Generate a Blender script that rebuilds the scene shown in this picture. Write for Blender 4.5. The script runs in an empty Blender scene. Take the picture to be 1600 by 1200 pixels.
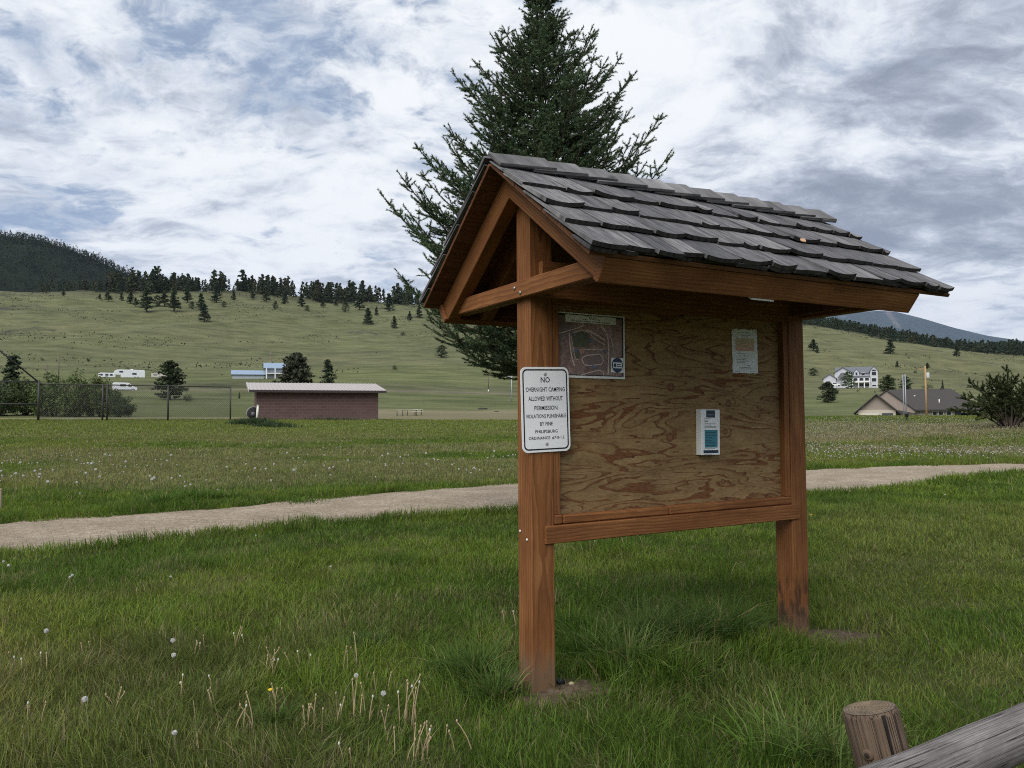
import bpy, bmesh, math, random
import numpy as np
from mathutils import Vector, Matrix
random.seed(7); RNG = np.random.default_rng(11)
D = bpy.data; SC = bpy.context.scene; COL = SC.collection
rad = math.radians
# ------------------------------------------------------------------ camera (metres; the kiosk's near post stands 4.1 m ahead)
EYE, PITCH, ROLL, FPX = 1.462, .0429, -.0062, 1201.4
def cam_axes():
    cp, sp, cr, sr = math.cos(PITCH), math.sin(PITCH), math.cos(ROLL), math.sin(ROLL)
    r0, u0, f = Vector((1,0,0)), Vector((0,-sp,cp)), Vector((0,cp,sp))
    return r0*cr+u0*sr, u0*cr-r0*sr, f
CR, CU, CF = cam_axes()
cam = D.objects.new('camera', D.cameras.new('camera')); COL.objects.link(cam)
m = Matrix((CR, CU, -CF)).transposed().to_4x4(); m.translation = (0,0,EYE); cam.matrix_world = m
cam.data.sensor_width = 36; cam.data.lens = FPX/1600*36; cam.data.clip_start = .05; cam.data.clip_end = 30000
SC.camera = cam
def ray(px, py):
    d = CF + CR*((px-800)/FPX) - CU*((py-600)/FPX)
    return d.normalized()
def proj_np(P):
    Q = P-np.array([0,0,EYE]); d = Q@np.array(CF)
    return 800+FPX*(Q@np.array(CR))/d, 600-FPX*(Q@np.array(CU))/d
# ------------------------------------------------------------------ numpy noise
def _h(ix, iy, s):
    n = (ix*374761393 + iy*668265263 + s*974634177) & 0xffffffff
    n = ((n ^ (n >> 13))*1274126177) & 0xffffffff
    return ((n ^ (n >> 16)) & 0xffff)/65535.0
def vnoise(x, y, s=0):
    ix, iy = np.floor(x).astype(np.int64), np.floor(y).astype(np.int64)
    fx, fy = x-ix, y-iy; fx = fx*fx*(3-2*fx); fy = fy*fy*(3-2*fy)
    a, b, c, d = _h(ix,iy,s), _h(ix+1,iy,s), _h(ix,iy+1,s), _h(ix+1,iy+1,s)
    return (a*(1-fx)+b*fx)*(1-fy)+(c*(1-fx)+d*fx)*fy
def fbm(x, y, o=4, s=0):
    t, a, w = 0, .5, 0
    for i in range(o):
        t = t+a*vnoise(x*2**i+17.3*i, y*2**i-9.1*i, s+i); w += a; a *= .5
    return t/w
def sstep(a, b, x):
    t = np.clip((x-a)/(b-a), 0, 1); return t*t*(3-2*t)
# ------------------------------------------------------------------ node helpers
class NT:
    def __init__(s, nt): s.nt = nt; nt.nodes.clear()
    def n(s, t, **kw):
        x = s.nt.nodes.new(t)
        for k, v in kw.items(): setattr(x, k, v)
        return x
    def put(s, sock, v):
        if isinstance(v, bpy.types.NodeSocket): s.nt.links.new(v, sock)
        elif v is not None:
            if sock.type == 'RGBA' and not hasattr(v, '__len__'): v = (v, v, v, 1)
            if sock.type == 'RGBA' and len(v) == 3: v = (*v, 1)
            if sock.type == 'VECTOR' and not hasattr(v, '__len__'): v = (v, v, v)
            sock.default_value = v
    def math(s, op, a, b=None, c=None, clamp=False):
        x = s.n('ShaderNodeMath', operation=op, use_clamp=clamp)
        for i, v in enumerate((a, b, c)): s.put(x.inputs[i], v)
        return x.outputs[0]
    def vmath(s, op, a, b=None, c=None):
        x = s.n('ShaderNodeVectorMath', operation=op)
        for i, v in enumerate((a, b, c)): s.put(x.inputs[i], v)
        return x.outputs['Value'] if op in ('LENGTH','DOT_PRODUCT','DISTANCE') else x.outputs[0]
    def attr(s, name, out='Vector'):
        return s.n('ShaderNodeAttribute', attribute_name=name).outputs[out]
    def noise(s, vec, scale=1, detail=4, rough=.5, dist=0, out=0):
        x = s.n('ShaderNodeTexNoise'); s.put(x.inputs['Vector'], vec)
        for k, v in (('Scale',scale),('Detail',detail),('Roughness',rough),('Distortion',dist)): s.put(x.inputs[k], v)
        return x.outputs[out]
    def ramp(s, fac, stops, interp='LINEAR'):
        x = s.n('ShaderNodeValToRGB'); x.color_ramp.interpolation = interp; s.put(x.inputs[0], fac)
        e = x.color_ramp.elements
        while len(e) < len(stops): e.new(.5)
        for i, (p, c) in enumerate(stops):
            if not hasattr(c, '__len__'): c = (c,c,c)
            e[i].position = p; e[i].color = (*c[:3], 1)
        return x.outputs[0]
    def mix(s, f, a, b, blend='MIX'):
        x = s.n('ShaderNodeMix', data_type='RGBA', blend_type=blend)
        s.put(x.inputs[0], f); s.put(x.inputs[6], a); s.put(x.inputs[7], b); return x.outputs[2]
    def range(s, v, a, b, c=0, d=1, smooth=False):
        x = s.n('ShaderNodeMapRange', clamp=True, interpolation_type='SMOOTHSTEP' if smooth else 'LINEAR')
        for i, q in enumerate((v, a, b, c, d)): s.put(x.inputs[i], q)
        return x.outputs[0]
    def sep(s, v):
        x = s.n('ShaderNodeSeparateXYZ'); s.put(x.inputs[0], v); return x.outputs
    def comb(s, a, b, c=0):
        x = s.n('ShaderNodeCombineXYZ')
        for i, v in enumerate((a,b,c)): s.put(x.inputs[i], v)
        return x.outputs[0]
def new_mat(name):
    mt = D.materials.new(name); mt.use_nodes = True
    return mt, NT(mt.node_tree)
def finish(mt, T, color, rough=.8, bump=None, bstr=.3, bdist=.01, metal=0, spec=.3, alpha=None):
    b = T.n('ShaderNodeBsdfPrincipled'); o = T.n('ShaderNodeOutputMaterial')
    T.put(b.inputs['Base Color'], color); T.put(b.inputs['Roughness'], rough); T.put(b.inputs['Metallic'], metal)
    T.put(b.inputs['Specular IOR Level'], spec)
    if bump is not None:
        bp = T.n('ShaderNodeBump'); T.put(bp.inputs['Strength'], bstr); T.put(bp.inputs['Distance'], bdist)
        T.put(bp.inputs['Height'], bump); T.put(b.inputs['Normal'], bp.outputs[0])
    T.nt.links.new(b.outputs[0], o.inputs[0]); return mt
_plain = {}
def plain(name, col, rough=.6, metal=0, var=.12, scale=3, spec=.3):
    if name in _plain: return _plain[name]
    mt, T = new_mat(name); tc = T.n('ShaderNodeTexCoord').outputs['Object']
    n = T.noise(tc, scale, 5, .6); n2 = T.noise(tc, scale*14, 3, .6)
    f = T.math('ADD', T.math('MULTIPLY', n, .7), T.math('MULTIPLY', n2, .3))
    c = T.mix(T.range(f, .3, .7), tuple(v*(1-var) for v in col), tuple(min(1, v*(1+var)) for v in col))
    _plain[name] = finish(mt, T, c, rough, metal=metal, spec=spec); return _plain[name]
def leaf_mat(name, attr='col', trans=.3, rough=.55, sheen=.25):
    mt, T = new_mat(name); c = T.attr(attr, 'Color')
    b = T.n('ShaderNodeBsdfPrincipled'); T.put(b.inputs['Base Color'], c); T.put(b.inputs['Roughness'], rough)
    T.put(b.inputs['Specular IOR Level'], sheen)
    t = T.n('ShaderNodeBsdfTranslucent'); T.put(t.inputs[0], c)
    mx = T.n('ShaderNodeMixShader'); T.put(mx.inputs[0], trans)
    T.nt.links.new(b.outputs[0], mx.inputs[1]); T.nt.links.new(t.outputs[0], mx.inputs[2])
    o = T.n('ShaderNodeOutputMaterial'); T.nt.links.new(mx.outputs[0], o.inputs[0]); return mt
# ------------------------------------------------------------------ object helpers
def tag(o, label=None, cat=None, group=None, kind=None):
    if label: o['label'] = label
    if cat: o['category'] = cat
    if group: o['group'] = group
    if kind: o['kind'] = kind
    return o
def link(o, parent=None):
    COL.objects.link(o)
    if parent: o.parent = parent
    return o
def empty(name, loc=(0,0,0), rz=0, **kw):
    o = D.objects.new(name, None); o.empty_display_size = .2; link(o)
    o.location = loc; o.rotation_euler = (0,0,rz); return tag(o, **kw)
class MB:
    """collects shapes in one bmesh; every vertex keeps a grain coordinate 'gc' (metres along / across the piece)"""
    def __init__(s): s.bm = bmesh.new(); s.gc = s.bm.verts.layers.float_vector.new('gc'); s.k = 0
    def box(s, size, M=Matrix(), bevel=0, seed=None, axis=0, cuts=0, jit=0):
        t = bmesh.new(); bmesh.ops.create_cube(t, size=1)
        bmesh.ops.scale(t, vec=size, verts=t.verts)
        if bevel: bmesh.ops.bevel(t, geom=t.edges[:], offset=bevel, segments=1, affect='EDGES', profile=.5)
        s._add(t, M, seed, axis, jit)
    def _add(s, t, M, seed, axis=0, jit=0):
        rs = random.Random(seed if seed is not None else s.k*31+5); s.k += 1
        off = (rs.uniform(-30,30), rs.choice((-1,1))*rs.uniform(.04,.12), rs.choice((-1,1))*rs.uniform(.03,.1))
        mp = {}
        for v in t.verts:
            c = v.co; g = {0:(c.x,c.y,c.z),1:(c.y,c.z,c.x),2:(c.z,c.x,c.y)}[axis]
            q = M @ (c + Vector((rs.uniform(-jit,jit),rs.uniform(-jit,jit),rs.uniform(-jit,jit)))) if jit else M @ c
            n = s.bm.verts.new(q); n[s.gc] = (g[0]+off[0], g[1]+off[1], g[2]+off[2]); mp[v.index] = n
        for f in t.faces:
            try: s.bm.faces.new([mp[v.index] for v in f.verts]).smooth = f.smooth
            except ValueError: pass
        t.free()
    def span(s, x0, x1, y0, y1, z0, z1, bevel=0, axis=0, seed=None, M=Matrix()):
        s.box((x1-x0, y1-y0, z1-z0), M @ Matrix.Translation(((x0+x1)/2,(y0+y1)/2,(z0+z1)/2)), bevel, seed, axis)
    def tube(s, pts, r, n=8, r1=None, cap=True, smooth=True):
        pts = [Vector(p) for p in pts]; t = bmesh.new(); rings = []
        r1 = r if r1 is None else r1
        for i, p in enumerate(pts):
            d = (pts[min(i+1,len(pts)-1)]-pts[max(i-1,0)]).normalized()
            a = d.orthogonal().normalized() if i == 0 else (a-d*a.dot(d)).normalized()
            b = d.cross(a); q = r+(r1-r)*i/max(1,len(pts)-1)
            rings.append([t.verts.new(p+(a*math.cos(k*2*math.pi/n)+b*math.sin(k*2*math.pi/n))*q) for k in range(n)])
        for A, B in zip(rings, rings[1:]):
            for k in range(n): t.faces.new((A[k],A[(k+1)%n],B[(k+1)%n],B[k])).smooth = smooth
        if cap: t.faces.new(rings[0][::-1]); t.faces.new(rings[-1])
        t.verts.index_update(); s._add(t, Matrix(), None)
    def lathe(s, prof, n=20, M=Matrix(), smooth=True, axis=0, wob=0, seed=0):
        t = bmesh.new(); rings = []; q = random.Random(seed); ph = [q.uniform(0,6.3) for _ in range(6)]
        def rr(r, k, z): a = k*2*math.pi/n; return r*(1+wob*(math.sin(2*a+ph[0]+z*1.3)+.7*math.sin(3*a+ph[1]-z*2)+.5*math.sin(7*a+ph[2]+z*.6)))
        for r, z in prof: rings.append([t.verts.new((rr(r,k,z)*math.cos(k*2*math.pi/n), rr(r,k,z)*math.sin(k*2*math.pi/n), z)) for k in range(n)])
        for A, B in zip(rings, rings[1:]):
            for k in range(n): t.faces.new((A[k],A[(k+1)%n],B[(k+1)%n],B[k])).smooth = smooth
        t.faces.new(rings[0][::-1]); t.faces.new(rings[-1]); t.verts.index_update(); s._add(t, M, seed, axis)
    def prism(s, poly, h, M=Matrix(), seed=None, axis=0, bevel=0):
        """polygon in the xy plane pulled up by h along z"""
        t = bmesh.new(); a = [t.verts.new((x,y,0)) for x,y in poly]; b = [t.verts.new((x,y,h)) for x,y in poly]
        n = len(poly); t.faces.new(b); t.faces.new(a[::-1])
        for i in range(n): t.faces.new((a[i],a[(i+1)%n],b[(i+1)%n],b[i]))
        bmesh.ops.recalc_face_normals(t, faces=t.faces)
        if bevel: bmesh.ops.bevel(t, geom=t.edges[:], offset=bevel, segments=1, affect='EDGES', profile=.5)
        if M.determinant() < 0: bmesh.ops.reverse_faces(t, faces=t.faces)
        t.verts.index_update(); s._add(t, M, seed, axis)
    def poly(s, pts):
        s.bm.faces.new([s.bm.verts.new(p) for p in pts])
    def build(s, name, mat, parent=None, loc=None, rot=None):
        me = D.meshes.new(name); s.bm.to_mesh(me); s.bm.free(); me.materials.append(mat)
        o = D.objects.new(name, me); link(o, parent)
        if loc is not None: o.location = loc
        if rot is not None: o.rotation_euler = rot
        return o
def mesh_np(name, V, F, mat, col=None, smooth=False, parent=None):
    """V (n,3); F (m,k) of one polygon size; col (n,3) per vertex"""
    me = D.meshes.new(name); k = F.shape[1]
    me.vertices.add(len(V)); me.vertices.foreach_set('co', V.astype(np.float32).ravel())
    me.loops.add(F.size); me.loops.foreach_set('vertex_index', F.astype(np.int32).ravel())
    me.polygons.add(len(F)); me.polygons.foreach_set('loop_start', np.arange(0, F.size, k, dtype=np.int32))
    me.polygons.foreach_set('loop_total', np.full(len(F), k, np.int32))
    if smooth: me.polygons.foreach_set('use_smooth', np.ones(len(F), bool))
    if col is not None:
        c = me.color_attributes.new('col', 'FLOAT_COLOR', 'POINT')
        c.data.foreach_set('color', np.c_[col, np.ones(len(col))].astype(np.float32).ravel())
    me.update(calc_edges=True); me.materials.append(mat)
    o = D.objects.new(name, me); link(o, parent); return o
def copy_tree(o, parent=None):
    c = o.copy(); COL.objects.link(c)
    if parent: c.parent = parent
    for ch in list(o.children): copy_tree(ch, c)
    return c
def text_bm(mb, s, w, h, x, y, M=Matrix(), bold=0, depth=.0006):
    """letters fitted to a box w wide and h high round (x, y)"""
    cu = D.curves.new('lettering', 'FONT'); cu.body = s; cu.size = 1; cu.align_x = 'CENTER'; cu.align_y = 'CENTER'
    cu.offset = bold; cu.resolution_u = 2; cu.extrude = 0
    o = D.objects.new('lettering', cu); COL.objects.link(o)
    me = D.meshes.new_from_object(o.evaluated_get(bpy.context.evaluated_depsgraph_get()))
    t = bmesh.new(); t.from_mesh(me); t.verts.index_update()
    xs = [v.co.x for v in t.verts]; ys = [v.co.y for v in t.verts]; x0, x1, y0, y1 = min(xs), max(xs), min(ys), max(ys)
    sx, sy = w/(x1-x0), h/(y1-y0)
    for v in t.verts: v.co = ((v.co.x-(x0+x1)/2)*sx+x, (v.co.y-(y0+y1)/2)*sy+y, depth)
    mb._add(t, M, None)
    D.objects.remove(o); D.curves.remove(cu); D.meshes.remove(me)
# ------------------------------------------------------------------ terrain heights, laid out by distance and bearing from the camera
def tanel(px, py):
    d = ray(px, py); return d.z/math.hypot(d.x, d.y)
def az_of(px, py=640):
    d = ray(px, py); return math.atan2(d.x, d.y)
NEAR = [(.2,0),(8,0),(16,.07),(30,.32),(45,.78)]
# per image column: (distance, image height of the ground there)
COLS = {
 0:   [(58,657.6),(95,652),(130,636),(170,618),(188,611),(200,611),(235,596),(262,593),(300,589),(360,574),(450,540),(600,484),(720,455),(800,457),(1000,462)],
 200: [(58,656.8),(95,651),(130,634),(170,617),(188,610),(200,610),(235,595),(262,593),(300,588.5),(360,573),(450,540),(600,484),(720,457),(800,459),(1000,466)],
 400: [(58,657),(95,650),(130,636),(170,617),(188,609),(200,609),(235,595),(262,593),(300,588.5),(360,570),(450,538),(600,484),(720,459),(800,459),(1000,470)],
 600: [(58,658),(95,648),(130,636),(170,620),(190,611),(205,609),(240,596),(300,583),(360,566),(450,538),(600,492),(720,470),(800,470),(1000,480)],
 700: [(58,659),(95,646),(120,642),(170,620),(190,613),(205,611),(240,601),(300,584),(360,566),(450,540),(600,498),(720,478),(800,478),(1000,485)],
 800: [(58,659),(95,646),(120,641),(170,622),(190,616),(205,614),(240,604),(300,585),(360,567),(450,542),(600,502),(720,484),(800,484),(1000,488)],
 1000:[(58,656),(90,651),(130,640),(190,628),(240,612),(300,594),(400,570),(520,538),(680,492),(800,488),(950,480)],
 1265:[(60,651.5),(75,650),(120,652),(170,650),(215,638),(270,624),(330,608),(360,605),(420,590),(520,556),(680,505),(800,508),(950,509)],
 1400:[(60,650.5),(75,649),(120,652),(190,650.5),(225,636),(270,622),(330,608),(360,605),(420,594),(520,566),(640,531),(700,531),(800,533),(950,533)],
 1500:[(60,650.5),(75,649),(120,652),(190,650.5),(225,636),(270,622),(330,610),(360,606),(420,598),(520,578),(640,545),(700,545),(800,549),(950,549)],
 1600:[(60,653),(75,651),(120,651),(190,649),(225,634),(270,621),(330,611),(360,608),(420,602),(520,588),(680,558),(800,553),(950,541)],
 2000:[(60,653),(75,651),(120,651),(190,647),(225,634),(270,624),(330,616),(360,612),(420,608),(520,598),(680,580),(800,570),(950,552)],
}
R0, R1, NR, NA = .25, 1500., 440, 720
RG = np.exp(np.linspace(math.log(R0), math.log(R1), NR))
AG = np.linspace(-math.pi, math.pi, NA+1)[:-1]
def _col(px):
    rs, zs = [r for r,_ in NEAR], [z for _,z in NEAR]
    for r, y in COLS[px]: rs.append(r); zs.append(EYE+r*tanel(px, y))
    rs.append(1500); zs.append(zs[-1]-12)
    return np.interp(RG, rs, zs)
_xs = sorted(COLS); _az = np.array([az_of(x) for x in _xs]); _cz = np.array([_col(x) for x in _xs])
ZG = np.empty((NA, NR))
for j in range(NR): ZG[:, j] = np.interp(AG, _az, _cz[:, j])
def _smooth(A, ker, axis):
    ker = np.array(ker, float); ker /= ker.sum(); h = len(ker)//2
    P = np.concatenate([np.take(A, range(-h,0), axis), A, np.take(A, range(h), axis)], axis) if axis == 0 else np.pad(A, ((0,0),(h,h)), 'edge')
    return sum(w*np.take(P, range(i, i+A.shape[axis]), axis) for i, w in enumerate(ker))
ZG = _smooth(ZG, [1,2,3,4,3,2,1], 1); ZG = _smooth(ZG, [1,2,3,4,5,4,3,2,1], 0)
_AA, _RR = np.meshgrid(AG, RG, indexing='ij'); GX, GY = _RR*np.sin(_AA), _RR*np.cos(_AA)
_w = sstep(300, 470, _RR)
ZG += (fbm(GX/70, GY/70, 4, 3)-.5)*9*_w + (fbm(GX/16, GY/16, 3, 9)-.5)*1.6*_w
ZG += (fbm(GX/1.3, GY/1.3, 3, 21)-.5)*.05*(1-sstep(30, 70, _RR))*sstep(1, 3, _RR)
def height(x, y):
    x = np.asarray(x, float); y = np.asarray(y, float)
    r = np.clip(np.hypot(x, y), R0*1.01, R1*.99); a = np.arctan2(x, y)
    fi = (a+math.pi)/(2*math.pi)*NA; fj = np.log(r/R0)/math.log(R1/R0)*(NR-1)
    i = np.floor(fi).astype(int); j = np.floor(fj).astype(int); u = fi-i; v = fj-j; i %= NA; i2 = (i+1) % NA; j2 = np.minimum(j+1, NR-1)
    return (ZG[i,j]*(1-u)+ZG[i2,j]*u)*(1-v)+(ZG[i,j2]*(1-u)+ZG[i2,j2]*u)*v
_rs = np.exp(np.linspace(math.log(1.5), math.log(1400), 5000))
def gp(px, py, rmin=1.5, rmax=1400):
    """where the sight line through a photo pixel meets the ground"""
    d = ray(px, py); h = math.hypot(d.x, d.y); rs = _rs[(_rs >= rmin) & (_rs <= rmax)]
    x, y, z = d.x/h*rs, d.y/h*rs, EYE+d.z/h*rs
    k = np.nonzero(z <= height(x, y))[0]; k = k[0] if len(k) else len(rs)-1
    return Vector((float(x[k]), float(y[k]), float(height(x[k], y[k]))))
def at(px, r):
    """a point on the ground at bearing of photo column px and distance r"""
    a = az_of(px); x, y = r*math.sin(a), r*math.cos(a); return Vector((x, y, float(height(x, y))))
def mpp(p): return math.hypot(p.x, p.y)/FPX      # metres per photo pixel at a point
# ------------------------------------------------------------------ world: blue sky with broken cloud
DENOISE = False
SKYK = .80
SUN_EL, SUN_AZ = rad(48), rad(-150)          # sun veiled by cloud, behind and left of the camera
W = D.worlds.new('World'); SC.world = W; W.use_nodes = True
T = NT(W.node_tree)
sky = T.n('ShaderNodeTexSky', sky_type='NISHITA'); sky.sun_disc = False
sky.sun_elevation = SUN_EL; sky.sun_rotation = SUN_AZ; sky.altitude = 1600; sky.dust_density = 1.4
dirv = T.n('ShaderNodeTexCoord').outputs['Generated']
dx, dy, dz = T.sep(dirv)[0:3]
zz = T.math('MAXIMUM', dz, 0.0)
inv = T.math('DIVIDE', 1.0, T.math('ADD', zz, .26))
pl = T.comb(T.math('MULTIPLY', dx, inv), T.math('MULTIPLY', dy, inv), 0)
def warped(vec, sc, amt, seed):
    w = T.vmath('SCALE', T.vmath('SUBTRACT', T.noise(T.vmath('ADD', vec, (seed,seed*.7,0)), sc, 4, .55, out=1), (.5,.5,.5)), None)
    w.node.inputs['Scale'].default_value = amt; return T.vmath('ADD', vec, w)
plw = warped(pl, 1.9, .34, 3.1)
def cl(off, scl, sc, det, ro): return T.noise(T.vmath('ADD', T.vmath('MULTIPLY', plw, scl), off), sc, det, ro)
big = cl((3.1,7.7,0), (.8,1,1), 1.5, 3, .5)
fine = cl((9.2,1.4,2), (.8,1.0,1), 4.2, 10, .60)
wisp = cl((1.2,5.5,4), (.8,1.1,1), 12.0, 8, .62)
def blob(ax, el, w, amp):
    """soft bias towards a bearing / elevation (degrees)"""
    a, e = rad(ax), rad(el); c = (math.sin(a)*math.cos(e), math.cos(a)*math.cos(e), math.sin(e))
    return T.math('MULTIPLY', T.range(T.vmath('DISTANCE', warped(dirv, 6, .17, 1.7), c), 0, rad(w)*1.35, 1, 0, True), amp)
def total(*v):
    t = v[0]
    for q in v[1:]: t = T.math('ADD', t, q)
    return t
cover = total(T.math('MULTIPLY', big, .22), T.math('MULTIPLY', fine, .92), T.math('MULTIPLY', wisp, .50),
              blob(-20,28,8,-.12), blob(-26,25,6,-.09), blob(-13,27,6,-.07), blob(-8,24,6,-.13), blob(-4,19,5,-.13), blob(3,29,5,-.14), blob(-16,20,4,-.08), blob(11,29,4,-.10), blob(24,17.5,3,-.14),
              blob(-31,31,6,.22), blob(-14,12,20,.14), blob(24,12,26,.22), blob(12,25,7,.10))
mask = T.range(cover, .66, .88, 0, 1, True)
thick = cl((-4.0,2.2,5), (.8,1.0,1), 2.6, 9, .60)
fine2 = cl((2.0,-3.2,8), (.8,1.1,1), 7.0, 8, .60)
shade = total(T.math('MULTIPLY', thick, .74), T.math('MULTIPLY', fine2, .72), T.math('MULTIPLY', wisp, .36),
              blob(25,12,8,.07), blob(29,13,7,.06), blob(20,9,6,.10), blob(31,25,8,.10), blob(14,16,6,.06), blob(22,25,6,.03), blob(23,8,4,.06),
              blob(6,26,8,-.14), blob(10,21,6,-.13), blob(14,26,5,-.08), blob(26,17,3,-.12), blob(18,21,4,-.06), blob(29,8,4,-.16), blob(-15,17,28,-.13), blob(-25,10,9,-.05), blob(-10,23,6,-.04), blob(-20,4,9,.08), blob(-6,5,8,.06), blob(33,3,5,-.2))
grey = T.range(shade, .68, 1.20, 0, 1, True)
ccol = T.ramp(grey, [(0,(.93,.95,.97)),(.24,(.76,.80,.86)),(.48,(.54,.585,.665)),(.75,(.37,.41,.485)),(1,(.26,.295,.365))])
blue = T.vmath('MULTIPLY', sky.outputs[0], (.070,.074,.080))
blue2 = T.mix(T.range(wisp, .38, .62, .62, .95), blue, T.mix(T.range(wisp, .42, .66), (.40,.495,.65), (.56,.63,.735)))
colr = T.mix(mask, blue2, ccol)
hz = T.mix(T.range(dz, .01, .12, .45, 0, True), colr, (.64,.685,.75))
hz = T.mix(1.0, hz, (SKYK,SKYK,SKYK), 'MULTIPLY')
bgd = T.n('ShaderNodeBackground'); T.put(bgd.inputs[0], T.vmath('SCALE', hz, None)); bgd.inputs[0].links[0].from_node.inputs['Scale'].default_value = 10.0
bgd.inputs[1].default_value = .1
wo = T.n('ShaderNodeOutputWorld'); T.nt.links.new(bgd.outputs[0], wo.inputs[0])
sl = D.lights.new('sun', 'SUN'); sl.energy = 2.8; sl.angle = rad(55); sl.color = (1,.955,.88)
so = D.objects.new('sun', sl); COL.objects.link(so)
sd = Vector((math.sin(SUN_AZ)*math.cos(SUN_EL), math.cos(SUN_AZ)*math.cos(SUN_EL), math.sin(SUN_EL)))
so.rotation_euler = (-sd).to_track_quat('-Z', 'Y').to_euler(); so.location = (0,0,50)
SC.view_settings.view_transform = 'Standard'; SC.view_settings.look = 'None'
SC.view_settings.exposure = .42; SC.view_settings.gamma = 1
SC.render.engine = 'CYCLES'; SC.cycles.max_bounces = 6; SC.cycles.transparent_max_bounces = 8
SC.cycles.use_denoising = DENOISE; SC.cycles.filter_width = 1.05; SC.cycles.adaptive_threshold = .006
try: SC.cycles.denoiser = 'OPENIMAGEDENOISE'
except Exception: pass
# ------------------------------------------------------------------ path outline (gravel walk that passes behind the kiosk)
NEARP = [(-500,942),(-250,898),(0,867),(130,856),(230,846),(400,828),(560,814),(700,805),(805,799),(950,793),(1100,786),(1265,772),(1340,769),(1400,765),(1480,752),(1540,744),(1600,738),(1800,722),(2100,706)]
FARP  = [(-500,858),(-250,836),(0,818),(150,808),(300,800),(450,785),(600,771),(805,757),(950,750),(1100,744),(1265,735),(1340,732),(1400,729),(1500,727),(1600,725),(1800,713),(2100,700)]
def lerp_px(L, n):
    out = []
    for x in np.linspace(L[0][0], L[-1][0], n): out.append(gp(x, float(np.interp(x, [a for a,_ in L], [b for _,b in L]))))
    return np.array([(p.x,p.y) for p in out])
NP_ = 260
PN, PF = lerp_px(NEARP, NP_), lerp_px(FARP, NP_)
for A in (PN, PF):                                   # even out the pixel steps
    for k in range(6): A[1:-1] = (A[:-2]+2*A[1:-1]+A[2:])/4
_s = np.arange(NP_)
def _path_side(x, y):
    """signed distance (m) inside the path (>0 inside)"""
    x = np.asarray(x, float); y = np.asarray(y, float)
    out = np.full(x.shape, -99.0)
    P = np.concatenate([PN, PF[::-1]])
    ins = np.zeros(x.shape, bool); dmin = np.full(x.shape, 1e9)
    for a, b in zip(P, np.roll(P, -1, 0)):
        c = ((a[1] > y) != (b[1] > y)); den = (b[1]-a[1]) if b[1] != a[1] else 1e-9
        ins ^= c & (x < (b[0]-a[0])*(y-a[1])/den+a[0])
        ab = b-a; L = ab@ab+1e-12; t = np.clip(((x-a[0])*ab[0]+(y-a[1])*ab[1])/L, 0, 1)
        dmin = np.minimum(dmin, (x-a[0]-t*ab[0])**2+(y-a[1]-t*ab[1])**2)
    return np.where(ins, 1, -1)*np.sqrt(dmin)
_gx, _gy = np.arange(-34, 34.01, .1), np.arange(1, 34.01, .1)
_PS = _path_side(*np.meshgrid(_gx, _gy, indexing='ij'))
def path_side(x, y):
    x = np.asarray(x, float); y = np.asarray(y, float); i = np.clip((x+34)/.1, 0, len(_gx)-1.001); j = np.clip((y-1)/.1, 0, len(_gy)-1.001)
    a, b = i.astype(int), j.astype(int); u, v = i-a, j-b
    r = (_PS[a,b]*(1-u)+_PS[a+1,b]*u)*(1-v)+(_PS[a,b+1]*(1-u)+_PS[a+1,b+1]*u)*v
    return np.where((np.abs(x) > 33.9)|(y > 33.9)|(y < 1.1), -50., r)
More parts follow.
